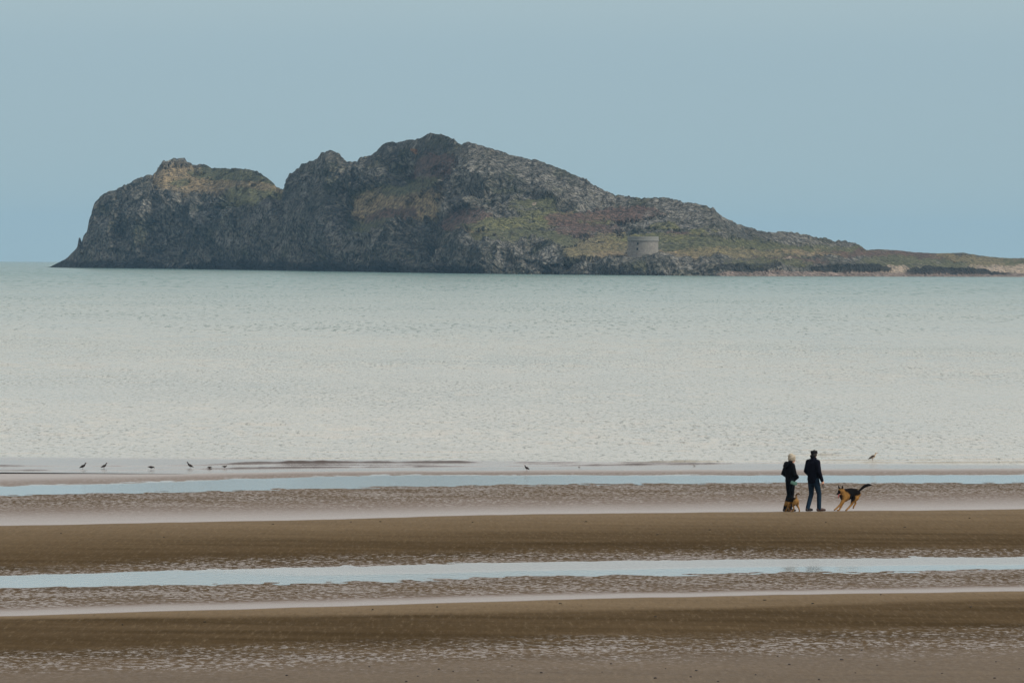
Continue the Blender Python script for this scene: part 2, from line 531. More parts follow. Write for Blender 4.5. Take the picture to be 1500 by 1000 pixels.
# ------------------------------------------------------------------ island
SIL = [(66, 392.2), (72, 391.2), (80, 387), (95, 379), (105, 369), (112, 360), (114, 349), (116, 347), (118, 357), (121, 346), (126, 340), (129, 322), (134, 306), (137, 298), (145, 287), (160, 281), (170, 279),
       (182, 270), (188, 268), (200, 261), (212, 258), (222, 257), (228, 249), (238, 237), (250, 234), (268, 235), (275, 241), (290, 242), (310, 246), (330, 247),
       (362, 248), (380, 254), (395, 265), (402, 272), (412, 274), (418, 262), (425, 255), (438, 247), (441, 240), (455, 236), (462, 232), (470, 223), (478, 220.5),
       (485, 222), (495, 228), (505, 236), (522, 237.5), (526, 231), (540, 229), (552, 220), (558, 214), (565, 209), (572, 208), (580, 209), (590, 206), (605, 204),
       (625, 197), (635, 194.5), (648, 197), (662, 202), (672, 210), (685, 208.5), (700, 212), (720, 217), (745, 224), (765, 230), (785, 234), (805, 240),
       (825, 248), (842, 257), (858, 260), (866, 268), (880, 276), (893, 283), (902, 286.5), (911, 286), (920, 286), (940, 288), (965, 286.5), (985, 289),
       (1000, 294), (1015, 297), (1030, 299), (1045, 304), (1052, 313), (1070, 322), (1085, 329), (1100, 333), (1115, 339), (1130, 340.5), (1145, 338),
       (1165, 339), (1185, 344), (1205, 349), (1222, 352), (1240, 352), (1255, 358), (1268, 366), (1285, 365), (1310, 366), (1340, 369.5), (1380, 371),
       (1410, 370), (1435, 374), (1450, 376), (1480, 378.5), (1500, 378), (1600, 381), (1750, 386), (1900, 394), (1960, 405)]
WL = [(66, 391.5), (100, 392.3), (300, 394.2), (500, 397.6), (700, 401), (900, 403), (1050, 404.3), (1500, 405.5), (2000, 406)]
# how each slope is built, as (share of the height, metres back from the waterline)
SEC = [
    (66, [(0, 0), (.1, 1), (.3, 3), (.5, 6), (.8, 9), (1, 12)]),
    (120, [(0, 0), (.10, 5), (.3, 9), (.5, 12), (.8, 18), (1, 26)]),
    (200, [(0, 0), (.10, 7), (.35, 14), (.6, 20), (.85, 34), (1, 50)]),
    (270, [(0, 0), (.10, 7), (.35, 16), (.64, 24), (.82, 75), (1, 125)]),
    (370, [(0, 0), (.10, 7), (.35, 18), (.66, 30), (.84, 80), (1, 125)]),
    (412, [(0, 0), (.10, 7), (.35, 22), (.66, 40), (.84, 60), (1, 90)]),
    (480, [(0, 0), (.08, 5), (.3, 16), (.6, 32), (.8, 46), (1, 62)]),
    (560, [(0, 0), (.08, 6), (.28, 16), (.5, 60), (.78, 110), (1, 140)]),
    (640, [(0, 0), (.07, 6), (.22, 26), (.45, 75), (.75, 125), (1, 165)]),
    (760, [(0, 0), (.07, 5), (.20, 12), (.38, 75), (.65, 125), (1, 180)]),
    (880, [(0, 0), (.07, 5), (.18, 12), (.34, 80), (.60, 125), (1, 175)]),
    (940, [(0, 0), (.07, 5), (.16, 11), (.26, 66), (.55, 115), (1, 165)]),
    (1030, [(0, 0), (.08, 6), (.19, 13), (.32, 66), (.55, 105), (1, 150)]),
    (1150, [(0, 0), (.10, 14), (.24, 20), (.45, 62), (.62, 88), (1, 125)]),
    (1270, [(0, 0), (.13, 16), (.40, 24), (.62, 50), (.8, 72), (1, 95)]),
    (1330, [(0, 0), (.18, 22), (.36, 30), (.6, 52), (.8, 76), (1, 105)]),
    (2000, [(0, 0), (.18, 22), (.36, 32), (.6, 60), (.8, 90), (1, 130)]),
]
# soil and rock cover, placed on the slopes: (column, row, half width, half height, tilt, kind)
PATCH = [
    (150, 330, 14, 20, .2, 'lichen'), (205, 300, 26, 8, 0, 'lichen'), (245, 345, 22, 16, .1, 'lichen'), (300, 320, 26, 9, 0, 'lichen'), (385, 315, 20, 10, -.2, 'lichen'), (425, 330, 9, 26, .1, 'lichen'), (445, 275, 14, 20, .1, 'lichen'), (520, 350, 24, 10, -.2, 'lichen'), (345, 355, 26, 8, 0, 'lichen'),
    (262, 262, 46, 17, .06, 'tan'), (292, 268, 44, 10, .06, 'tan'), (330, 262, 50, 12, .12, 'olive'), (585, 300, 62, 24, -.22, 'tan'), (560, 285, 50, 12, -.3, 'olive'), (300, 274, 34, 7, .12, 'tan'), (262, 268, 14, 6, 0, 'olive'), (345, 262, 52, 14, .15, 'olive'), (365, 283, 48, 13, -.18, 'grass'),
    (350, 272, 60, 5, .05, 'tan'), (350, 299, 30, 5, -.25, 'grass'), (240, 240, 18, 5, 0, 'lichen'),
    (480, 232, 10, 13, 0, 'lichen'), (478, 255, 6, 14, 0, 'lichen'), (540, 262, 14, 14, .3, 'lichen'), (590, 213, 24, 5, -.15, 'lichen'),
    (628, 252, 28, 24, .25, 'heather'), (650, 240, 22, 14, .3, 'heather'), (545, 300, 40, 17, -.45, 'tan'), (620, 302, 34, 16, -.1, 'tan'), (575, 318, 36, 13, -.2, 'heather'),
    (545, 332, 50, 8, -.1, 'olive'), (600, 275, 42, 10, -.2, 'olive'),
    (652, 302, 9, 20, .5, 'lichen'), (485, 337, 18, 16, 0, 'lichen'), (560, 362, 7, 9, 0, 'lichen'), (470, 365, 8, 18, 0, 'lichen'),
    (682, 322, 34, 13, -.25, 'heather'), (720, 332, 42, 9, -.08, 'grass'), (765, 324, 60, 9, .02, 'grass'), (690, 345, 34, 5, 0, 'tan'), (745, 346, 60, 9, 0, 'olive'),
    (800, 347, 60, 9, .08, 'olive'), (780, 300, 34, 10, .05, 'olive'), (830, 318, 60, 9, .08, 'grass'),
    (800, 258, 46, 16, .35, 'lichen'), (862, 282, 20, 22, .2, 'lichen'), (760, 245, 40, 12, .25, 'lichen'), (700, 250, 30, 12, 0, 'lichen'), (870, 305, 18, 8, 0, 'lichen'),
    (720, 360, 40, 8, .05, 'lichen'), (850, 376, 28, 7, .1, 'lichen'), (790, 370, 40, 7, .05, 'lichen'), (1000, 382, 14, 7, 0, 'lichen'), (820, 372, 25, 6, .1, 'lichen'),
    (905, 312, 62, 9, -.05, 'heather'), (860, 334, 45, 9, 0, 'heather'), (1000, 345, 30, 6, 0, 'heather'), (830, 320, 25, 10, 0, 'heather'),
    (905, 356, 55, 13, 0, 'yellow'), (870, 368, 40, 8, 0, 'yellow'), (1000, 372, 60, 5, .02, 'tan'), (895, 374, 22, 4, 0, 'tan'), (1020, 358, 90, 10, .03, 'olive'),
    (1080, 372, 80, 7, .03, 'yellow'), (975, 331, 18, 6, 0, 'grass'), (1033, 340, 20, 5, 0, 'grass'), (960, 348, 60, 6, 0, 'grass'),
    (930, 328, 30, 6, 0, 'lichen'), (915, 293, 16, 9, 0, 'lichen'), (985, 298, 34, 8, .1, 'lichen'), (1060, 328, 34, 8, .3, 'lichen'), (1000, 318, 60, 8, .1, 'lichen'),
    (1160, 346, 26, 7, .15, 'lichen'), (1165, 352, 18, 7, .2, 'lichen'), (1240, 358, 16, 4, 0, 'lichen'), (1235, 378, 30, 5, 0, 'lichen'),
    (1130, 362, 60, 6, .05, 'olive'), (1200, 370, 60, 4, .02, 'tan'), (1230, 366, 60, 5, .05, 'olive'), (1150, 382, 60, 5, 0, 'heather'), (1130, 385, 60, 6, 0, 'olive'),
    (1290, 372, 70, 5, .02, 'heather'), (1330, 383, 70, 8, 0, 'olive'), (1380, 375, 40, 4, 0, 'heather'), (1400, 389, 40, 5, 0, 'olive'), (1440, 380, 60, 6, .1, 'yellow'),
    (1480, 388, 60, 4, 0, 'yellow'), (1560, 386, 90, 8, 0, 'olive'), (1700, 392, 140, 8, 0, 'olive'),
    (1156, 380, 6, 1.6, 0, 'sand'), (1310, 395, 26, 6, 0, 'sand'), (1485, 394, 62, 6, .04, 'sand'), (1580, 398, 90, 6, 0, 'sand'), (1800, 400, 200, 6, 0, 'sand'),
    (785, 299, 3, 3, 0, 'sand'), (605, 220, 3, 3, 0, 'orange'),
]
KCOL = dict(tan=(.32, .240, .130), olive=(.125, .128, .058), grass=(.175, .172, .070), heather=(.135, .078, .062), lichen=(.26, .25, .215),
            yellow=(.235, .195, .095), sand=(.50, .40, .30), orange=(.35, .15, .05))
CLEFT = [(628, 372, 11, 34, 26), (600, 350, 10, 20, 9), (500, 300, 12, 40, 9), (412, 300, 9, 40, 8), (318, 322, 9, 18, 8), (585, 250, 16, 20, 9), (460, 372, 12, 22, 9), (350, 350, 20, 30, 5),
         (660, 392, 6, 10, 7), (800, 392, 10, 8, 8), (545, 385, 9, 10, 6), (700, 278, 30, 8, 7), (300, 290, 24, 6, 5), (180, 330, 8, 30, 5), (230, 350, 14, 30, 5), (720, 290, 24, 8, 6), (870, 398, 12, 6, 5)]

NX, NT = 1500, 330
cols = np.concatenate([np.linspace(66, 1510, NX - 90), np.linspace(1510, 1960, 91)[1:]])
sil = np.interp(cols, *np.array(SIL, float).T)
jag = np.where(cols < 1262, 1.0, .2) * (3.6 * fbm(cols * .11, cols * 0 + 2.2, oct=4, gain=.75) - 2.2 * (np.abs(vnoise(cols * .21, cols * 0 + 7.7)) - .4)) * sstep(72, 125, cols) * (1 - .45 * sstep(280, 330, cols) * (1 - sstep(380, 400, cols))) * (1 - .45 * sstep(650, 690, cols) * (1 - sstep(820, 850, cols)))
wl = np.interp(cols, *np.array(WL, float).T)


def depth_of_water(px, row):
    d = ray(px, row)
    s = -d[..., 2] / np.hypot(d[..., 0], d[..., 1])
    # z = -r^2/2R on a ray falling by s: solve r^2/2R - s r + h = 0
    disc = np.maximum(s * s - 2 * CAMZ / REARTH, 1e-12)
    r = REARTH * (s - np.sqrt(disc))
    return r * d[..., 1] / np.hypot(d[..., 0], d[..., 1])


DW = depth_of_water(cols, wl)
ker = np.hanning(61); ker /= ker.sum()
DW = np.convolve(np.pad(DW, 30, mode='edge'), ker, 'valid')
zw = -(DW ** 2) / (2 * REARTH)
sec_x = np.array([s[0] for s in SEC], float)
sec_f = np.array([[q[0] for q in s[1]] for s in SEC]); sec_d = np.array([[q[1] for q in s[1]] for s in SEC], float)
F_ = np.array([np.interp(cols, sec_x, sec_f[:, k]) for k in range(6)])
D_ = np.array([np.interp(cols, sec_x, sec_d[:, k]) for k in range(6)])
_, zr = atdepth(cols, sil, DW + D_[5])
H = zr - zw
tt = np.linspace(0, 1, NT)
FR = np.empty((NT, NX)); DD = np.empty((NT, NX))
knots = np.array([0, .1, .28, .5, .75, 1.0])
for j in range(NX):
    FR[:, j] = np.interp(tt, knots, F_[:, j]); DD[:, j] = np.interp(tt, knots, D_[:, j])
# soften the corners of the section
k9 = np.hanning(31); k9 /= k9.sum()
for A in (FR, DD):
    P = np.pad(A, ((15, 15), (0, 0)), mode='reflect', reflect_type='odd')
    B = sum(P[i:i + NT] * k9[i] for i in range(31))
    A[:] = B
Yf = DW[None] + DD
Zf = zw[None] + FR * H[None]
Xf = (cols[None] - 750) / FPX * Yf
PX, PY = project(Xf, Yf, Zf)
# warped look-up for cover and clefts
wx = PX + 9 * fbm(PX * .045, PY * .07, oct=4, gain=.6); wy = PY + 5 * fbm(PX * .05 + 40, PY * .08, oct=4, gain=.6)
veg = np.zeros_like(PX)
colr = np.zeros(PX.shape + (3,))
rock1, rock2 = np.array([.105, .105, .085]), np.array([.255, .235, .185])
rn = fbm(Xf * .05, Zf * .07, Yf * .03, oct=5, gain=.62)
rf = fbm(Xf * .25, Zf * .35, Yf * .2, oct=4, gain=.7)
w = sstep(-.35, .45, rn * .8 + rf * .5)[..., None]
colr[:] = rock1 * (1 - w) + rock2 * w
# pale lichen and droppings, dark turf in the joints, everywhere on the rock
pl = sstep(.26, .52, rf + .5 * rn - .10 + .30 * sstep(560, 760, PX) * (1 - sstep(1100, 1250, PX)))[..., None]
colr = colr * (1 - pl * .75) + np.array([.27, .26, .23]) * pl * .7
tf = sstep(.08, .4, fbm(Xf * .09 + 70, Zf * .13, Yf * .05, oct=4, gain=.6) - .05)[..., None]
colr = colr * (1 - tf * .6) + np.array([.070, .078, .034]) * tf * .6
for (cx, cy, rx, ry, tl, kind) in PATCH:
    c, s = math.cos(tl), math.sin(tl)
    if kind in ('tan', 'olive', 'grass', 'heather', 'yellow'):
        rx, ry = rx * 1.1, ry * 1.1
    dx, dy = wx - cx, wy - cy
    q = ((dx * c + dy * s) / rx) ** 2 + ((-dx * s + dy * c) / ry) ** 2
    n = fbm(PX * .16 + cx, PY * .25 + cy, oct=4, gain=.7)
    soft = .75 if kind in ('lichen',) else .35
    mk = 1 - sstep(1 - soft, 1 + soft, q + n * .9)
    if kind == 'lichen':
        mk = mk * sstep(-.25, .35, rf + .15) * .85
    else:
        mk = mk * (1 - .6 * sstep(.15, .45, rf + .3 * rn)) if kind not in ('sand', 'orange') else mk
        veg = np.maximum(veg, mk)
    mot = 1 + .6 * fbm(PX * .22 + 9, PY * .5, oct=4, gain=.7)[..., None] * np.array([1, .9, .8])
    colr = colr * (1 - mk[..., None] * .88) + np.array(KCOL[kind]) * mot * mk[..., None] * .88
# tide line: black weed and wet rock at the foot, shingle strand on the right
hw = (Zf - zw[None])
foot = 1 - sstep(2.0, 3.9, hw + 1.4 * fbm(Xf * .08, Yf * .05, oct=3) - 1.3 * sstep(250, 500, 900 - PX))
strand = sstep(1035, 1065, PX) * (1 - sstep(1.8, 2.3, hw + .5 * fbm(Xf * .06, Yf * .06, oct=3)))
reef = np.maximum.reduce([
    sstep(1322, 1345, wx) * (1 - sstep(1480, 1530, wx)) * sstep(391, 393.5, wy - np.clip(PX - 1420, 0, 100) * .14) * (1 - sstep(401.5, 402.6, PY)),
    (1 - sstep(1.0, 1.2, ((PX - 1245) / 58) ** 2 + ((wy - 394.0) / 6) ** 2)),
    (1 - sstep(1.0, 1.2, ((PX - 1095) / 45) ** 2 + ((wy - 392) / 4) ** 2)) * .8])
weed = np.array([.020, .022, .018])
foot = foot * (1 - sstep(1035, 1065, PX))
reef = reef * (1 - .6 * sstep(1460, 1490, PX))
colr = colr * (1 - foot[..., None] * .92) + weed * foot[..., None] * .92
colr = colr * (1 - strand[..., None]) + np.array([.36, .28, .23]) * strand[..., None]
colr = colr * (1 - reef[..., None] * .92) + weed * reef[..., None] * .92  # reef painted dark for kelp and for the deep shade among its rocks
# relief
gx_t = np.gradient(Xf, axis=0), np.gradient(Yf, axis=0), np.gradient(Zf, axis=0)
gx_c = np.gradient(Xf, axis=1), np.gradient(Yf, axis=1), np.gradient(Zf, axis=1)
T = np.stack(gx_t, -1); C = np.stack(gx_c, -1)
NRM = np.cross(C, T); NRM /= np.linalg.norm(NRM, axis=-1, keepdims=True) + 1e-9
size = np.clip(H / 60, .12, 1)[None] * (1 - .72 * sstep(1.0, .3, 1 * (PX < 0))) if False else np.clip(H / 55, .10, 1)[None]
topf = 1 - .85 * sstep(.78, 1.0, tt)[:, None]
rel = 8.5 * fbm(Xf / 55, Zf / 60, Yf / 60, oct=2) + 11.0 * (ridged(Xf / 26, Zf / 44, Yf / 40, oct=3, gain=.55)) \
    + 3.6 * ridged(Xf / 8 + Zf / 30, Zf / 13, Yf / 12, oct=3, gain=.6) + .9 * ridged(Xf / 3.2, Zf / 3.2, Yf / 5, oct=3, gain=.7)
rel = rel + 7.0 * ridged(Xf / 17 + Zf / 60, Zf / 95, Yf / 60, oct=2, gain=.5) * (1 - sstep(600, 800, PX)) + 2.8 * ridged((Xf + .7 * Zf) / 5.5, (Zf - .7 * Xf) / 24, Yf / 20, oct=2, gain=.6) * sstep(-.2, .3, fbm(Xf / 70, Zf / 70, oct=2))
rel = rel - rel.mean()
rel = rel * (1 - .82 * sstep(.15, .7, veg)) * size * topf
low = sstep(0, 1.5, hw)
rel = rel * (.35 + .65 * low)
for (cx, cy, rx, ry, dp) in CLEFT:
    q = ((wx - cx) / rx) ** 2 + ((wy - cy) / ry) ** 2
    rel = rel - 1.5 * dp * np.exp(-q) * topf
rel = rel + reef * 1.6 * (ridged(Xf / 7, Zf / 3, Yf / 8, oct=3)) + reef * .8
rel = rel * (1 - strand * (1 - reef) * .9)
Zf = Zf - jag[None] * (DW[None] / FPX) * sstep(.72, 1.0, tt)[:, None] ** 1.5
P = np.stack([Xf, Yf, Zf], -1) + NRM * rel[..., None] * np.array([.55, 1.0, .62])
# back slope down to the sea, and a skirt under the waterline
nb = 26
tb = np.linspace(0, 1, nb + 1)[1:, None, None]
top = P[-1][None]
back = np.repeat(top, nb, 0).copy()
bw = np.interp(cols, [66, 150, 700, 2000], [20, 120, 260, 160])
back[..., 1] += tb[..., 0] * bw[None] + 4 * fbm(back[..., 0] / 20, tb[..., 0] * 6, oct=3)
back[..., 2] = top[..., 2] * (1 - tb[..., 0] ** 1.3) + (-4) * tb[..., 0] ** 1.3 + 2.5 * fbm(back[..., 0] / 15, tb[..., 0] * 8, oct=3) * np.sin(np.pi * tb[..., 0])
skirt = P[0][None].copy(); skirt[..., 1] -= 2.0; skirt[..., 2] = zw[None] - 3.0
ALL = np.concatenate([skirt, P, back], 0)
CA = np.concatenate([colr[:1], colr, np.repeat(colr[-1:], nb, 0)], 0)
VA = np.concatenate([veg[:1], veg, np.repeat(veg[-1:], nb, 0)], 0)
CAT = np.concatenate([CA, np.ones(CA.shape[:2] + (1,))], -1)
VAT = np.ones(CAT.shape); VAT[..., 0] = VA

M = Mat('island ground')
bc = M.attr('cover'); vg = M.sep(M.attr('plants'))[0]
cc = M.coord((1, 1, 1))
f1 = M.noise(cc, .55, 5, .7)
f2 = M.noise(cc, 1.6, 4, .7)
vor = M.n('TexVoronoi', {'Vector': cc, 'Scale': .9, 'Randomness': 1.0})
wv = M.n('VectorMath', operation='MULTIPLY_ADD'); wn = M.n('TexNoise', {'Vector': cc, 'Scale': .09, 'Detail': 4.0})
M.set(wv.inputs[0], wn.outputs[1]); wv.inputs[1].default_value = (16, 16, 16); M.set(wv.inputs[2], M.coord((1, 1, .62), (0, .35, 0)))
cr1 = M.n('TexVoronoi', {'Vector': wv.outputs[0], 'Scale': .105}, feature='DISTANCE_TO_EDGE')
cr2 = M.n('TexVoronoi', {'Vector': wv.outputs[0], 'Scale': .30}, feature='DISTANCE_TO_EDGE')
crack = M.math('MAXIMUM', M.rng(cr1.outputs[0], .13, .0), M.math('MULTIPLY', M.rng(cr2.outputs[0], .10, .0), .6))
crack = M.math('MULTIPLY', crack, M.math('SUBTRACT', 1.0, M.math('MULTIPLY', vg, .75)))
colv = M.mix(M.rng(f1, .40, .58), M.mix(.80, bc, (.010, .012, .012)), bc)
sp_ = M.math('MULTIPLY', M.rng(f2, .56, .70), M.math('SUBTRACT', 1.0, M.math('MULTIPLY', vg, .8)))
colv = M.mix(M.math('MULTIPLY', sp_, .45), colv, (.31, .30, .265))
tu = M.math('MULTIPLY', M.rng(f2, .50, .38), vg)
colv = M.mix(M.math('MULTIPLY', tu, .55), colv, (.045, .048, .022))
hb = M.math('ADD', M.math('MULTIPLY', f1, 1.0), M.math('ADD', M.math('MULTIPLY', f2, .3), M.math('MULTIPLY', vor.outputs[0], .2)))
colv = M.mix(M.math('MULTIPLY', crack, .45), colv, (.012, .014, .013))
hb = M.math('SUBTRACT', hb, M.math('MULTIPLY', crack, 1.3))
bb = M.bump(hb, .9, 2.6)
pi_ = M.principled(Base_Color=colv, Roughness=.95, Normal=bb)
pi_.inputs['Specular IOR Level'].default_value = .15
ISL = M.done(pi_)
island = grid_object('island', ALL[..., 0], ALL[..., 1], ALL[..., 2], ISL, {'cover': CAT, 'plants': VAT})
tag(island, 'rocky island with cliffs on the left and low grassy land on the right', 'island', kind='structure')

# ------------------------------------------------------------------ closed lofted shapes, fused by voxel remesh


class Shape:
    def __init__(s):
        s.v, s.f = [], []

    def loft(s, pts, rad, side=(0, 1, 0), n=14, caps=True):
        """tube through pts; rad: one radius or (across, along) pairs; side: the 'across' direction"""
        pts = [Vector(p) for p in pts]
        rad = [r if isinstance(r, (tuple, list)) else (r, r) for r in rad]
        rings = []
        side = Vector(side)
        K = len(pts)
        for i in range(K):
            d = (pts[min(i + 1, K - 1)] - pts[max(i - 1, 0)])
            d = d.normalized() if d.length > 1e-9 else Vector((0, 0, 1))
            a = (side - d * side.dot(d))
            if a.length < .05:
                a = Vector((1, 0, .01)) - d * d.x
            a.normalize(); b = d.cross(a).normalized()
            if i == 0 and caps:
                for q in (.12, .5, .85):
                    c = math.cos(math.asin(q)); rr = min(rad[i])
                    rings.append((pts[i] - d * c * rr, a, b, rad[i][0] * q, rad[i][1] * q))
            rings.append((pts[i], a, b, rad[i][0], rad[i][1]))
            if i == K - 1 and caps:
                for q in (.85, .5, .12):
                    c = math.cos(math.asin(q)); rr = min(rad[i])
                    rings.append((pts[i] + d * c * rr, a, b, rad[i][0] * q, rad[i][1] * q))
        base = len(s.v)
        for (p, a, b, ra, rb) in rings:
            for k in range(n):
                t = 2 * math.pi * k / n
                s.v.append(tuple(p + a * math.cos(t) * ra + b * math.sin(t) * rb))
        for i in range(len(rings) - 1):
            for k in range(n):
                k2 = (k + 1) % n
                s.f.append((base + i * n + k, base + i * n + k2, base + (i + 1) * n + k2, base + (i + 1) * n + k))
        s.f.append(tuple(base + k for k in reversed(range(n))))
        s.f.append(tuple(base + (len(rings) - 1) * n + k for k in range(n)))
        return s

    def ball(s, c, r, n=14):
        r = (r, r, r) if not isinstance(r, (tuple, list)) else r
        base = len(s.v); m_ = n // 2 + 1
        for i in range(1, m_):
            ph = math.pi * i / m_
            for k in range(n):
                t = 2 * math.pi * k / n
                s.v.append((c[0] + r[0] * math.sin(ph) * math.cos(t), c[1] + r[1] * math.sin(ph) * math.sin(t), c[2] + r[2] * math.cos(ph)))
        for i in range(m_ - 2):
            for k in range(n):
                k2 = (k + 1) % n
                s.f.append((base + i * n + k, base + (i + 1) * n + k, base + (i + 1) * n + k2, base + i * n + k2))
        s.f.append(tuple(base + k for k in range(n)))
        s.f.append(tuple(base + (m_ - 2) * n + k for k in reversed(range(n))))
        return s

    def mesh(s, name):
        me = bpy.data.meshes.new(name)
        me.from_pydata(s.v, [], s.f); me.update()
        return me

    def build(s, name, mat, parent=None, voxel=None, smooth=2, color=None):
        me = s.mesh(name)
        if voxel:
            tmp = bpy.data.objects.new('tmp', me); scene.collection.objects.link(tmp)
            md = tmp.modifiers.new('r', 'REMESH'); md.mode = 'VOXEL'; md.voxel_size = voxel; md.use_smooth_shade = True
            if smooth:
                ms = tmp.modifiers.new('s', 'SMOOTH'); ms.iterations = smooth; ms.factor = .5
            dg = bpy.context.evaluated_depsgraph_get(); dg.update()
            me2 = bpy.data.meshes.new_from_object(tmp.evaluated_get(dg))
            bpy.data.objects.remove(tmp); bpy.data.meshes.remove(me)
            me = me2; me.name = name
        me.polygons.foreach_set('use_smooth', [True] * len(me.polygons))
        if color is not None:
            co = np.empty(len(me.vertices) * 3); me.vertices.foreach_get('co', co); co = co.reshape(-1, 3)
            c = np.ones((len(co), 4)); c[:, :3] = color(co)
            a = me.color_attributes.new('paint', 'FLOAT_COLOR', 'POINT')
            a.data.foreach_set('color', c.astype(np.float32).ravel())
        me.materials.clear(); me.materials.append(mat)
        return link(bpy.data.objects.new(name, me), parent)


def simple(name, col, rough=.8, bump=.0, scale=40, spec=.3, var=.15, paint=False):
    M = Mat(name)
    c = M.coord()
    n = M.noise(c, scale, 4, .6)
    base = M.attr('paint') if paint else (*col, 1)
    dk = M.mix(var, base, (0, 0, 0))
    cc = M.mix(n, dk, base)
    p = M.principled(Base_Color=cc, Roughness=rough)
    if bump:
        M.set(p.inputs['Normal'], M.bump(n, .6, bump))
    p.inputs['Specular IOR Level'].default_value = spec
    return M.done(p)


def near_mask(co, c, r, soft=.35):
    q = np.sqrt((((co - np.array(c)) / np.array(r)) ** 2).sum(1))
    return 1 - sstep(1 - soft, 1 + soft, q)


def root_at(o, px, row, rz, dz=0.0, dy=0.0, zmin=-9.0):
    """stand a thing on the sand under a picked spot"""
    z = .1
    for _ in range(6):
        x, y = ground(np.array([float(px)]), np.array([float(row)]), z)
        z = max(float(beach_z(x, y)[0]), zmin)
    o.location = (float(x[0]), float(y[0]) + dy, z + dz)
    o.rotation_euler = (0, 0, rz)
    return o


SKIN = simple('skin', (1, 1, 1), .5, .0005, 60, .4, .1, paint=True)
BLACK = simple('black jacket fabric', (.005, .005, .006), .85, .004, 30, .03, .3)
NAVY = simple('dark blue jacket fabric', (.005, .005, .010), .8, .004, 30, .03, .3)
DENIM = simple('dark blue denim', (.012, .026, .045), .85, .004, 35, .03, .35)
TROUSER = simple('black trousers', (.005, .006, .008), .85, .004, 35, .03, .3)
SHOE = simple('dark shoe leather', (.016, .010, .008), .6, .002, 50, .3, .3)
BROWNSHOE = simple('brown shoe leather', (.045, .020, .014), .6, .002, 50, .3, .3)
WOOL = simple('cream knitted wool', (.40, .355, .275), .95, .008, 90, .1, .45)
TEAL = simple('pale green cotton', (.065, .13, .105), .9, .003, 40, .1, .3)
BLACKWOOL = simple('black knitted wool', (.010, .009, .010), .95, .006, 90, .1, .4)
STRAP = simple('dark webbing', (.02, .02, .02), .7)


def head_shape(S, c, fwd, r=1.0):
    """skull, jaw, nose, ears and neck root around a head centre; fwd is the horizontal facing direction"""
    f = Vector(fwd).normalized(); sd_ = Vector((-f.y, f.x, 0)); c = Vector(c)
    up = Vector((0, 0, 1))
    P_ = lambda a, b, z: c + f * a * r + sd_ * b * r + up * z * r
    S.loft([P_(-.005, 0, -.075), P_(-.003, 0, -.04), P_(-.006, 0, .0), P_(-.008, 0, .05), P_(-.01, 0, .085), P_(-.01, 0, .105)],
           [(.056 * r, .072 * r), (.068 * r, .086 * r), (.076 * r, .094 * r), (.077 * r, .096 * r), (.062 * r, .08 * r), (.035 * r, .05 * r)], side=sd_, n=18)
    S.loft([P_(.035, 0, -.02), P_(.045, 0, -.06), P_(.06, 0, -.098)], [(.052 * r, .035 * r), (.046 * r, .032 * r), (.024 * r, .018 * r)], side=sd_, n=14)
    S.loft([P_(.085, 0, .012), P_(.098, 0, -.008), P_(.106, 0, -.028)], [.009 * r, .011 * r, .013 * r], side=sd_)
    S.loft([P_(.088, -.024, -.056), P_(.095, 0, -.055), P_(.088, .024, -.056)], [.006 * r, .009 * r, .006 * r], side=up)
    S.loft([P_(.080, -.045, .028), P_(.092, -.02, .031), P_(.092, .02, .031), P_(.080, .045, .028)], [.008 * r] * 4, side=up)
    for q in (-1, 1):
        S.loft([P_(-.002, .074 * q, .022), P_(-.012, .083 * q, .0), P_(-.004, .074 * q, -.03)], [(.012 * r, .006 * r), (.018 * r, .007 * r), (.010 * r, .006 * r)], side=f)
    eyes = [P_(.084, .031 * q, .008) for q in (-1, 1)]
    mouth = P_(.098, 0, -.056)
    return eyes, mouth


def hand(S, wrist, d, palm_n, thumb_side, r=1.0, curl=.7):
    """palm, four bent fingers of unequal length and a thumb from the side of the palm"""
    d = Vector(d).normalized(); n = Vector(palm_n); n = (n - d * n.dot(d)).normalized(); t = d.cross(n).normalized()
    if t.dot(Vector(thumb_side)) < 0:
        t = -t
    w_ = Vector(wrist)
    S.loft([w_, w_ + d * .035, w_ + d * .085], [(.026 * r, .018 * r), (.036 * r, .016 * r), (.040 * r, .014 * r)], side=t)
    for k, L in enumerate((.072, .082, .076, .060)):
        o = w_ + d * (.085 - .006 * abs(k - 1)) + t * (.030 - .020 * k)
        p1 = o + (d * math.cos(curl * .5) + n * math.sin(curl * .5)) * L * .45
        p2 = p1 + (d * math.cos(curl * 1.3) + n * math.sin(curl * 1.3)) * L * .32
        p3 = p2 + (d * math.cos(curl * 2.1) + n * math.sin(curl * 2.1)) * L * .25
        S.loft([o, p1, p2, p3], [.0095 * r, .009 * r, .0082 * r, .007 * r], side=t, n=8)
    o = w_ + d * .03 + t * .026
    S.loft([o, o + d * .03 + t * .022, o + d * .055 + t * .022 + n * .015, o + d * .072 + t * .014 + n * .026], [.013 * r, .0115 * r, .010 * r, .008 * r], side=n, n=8)


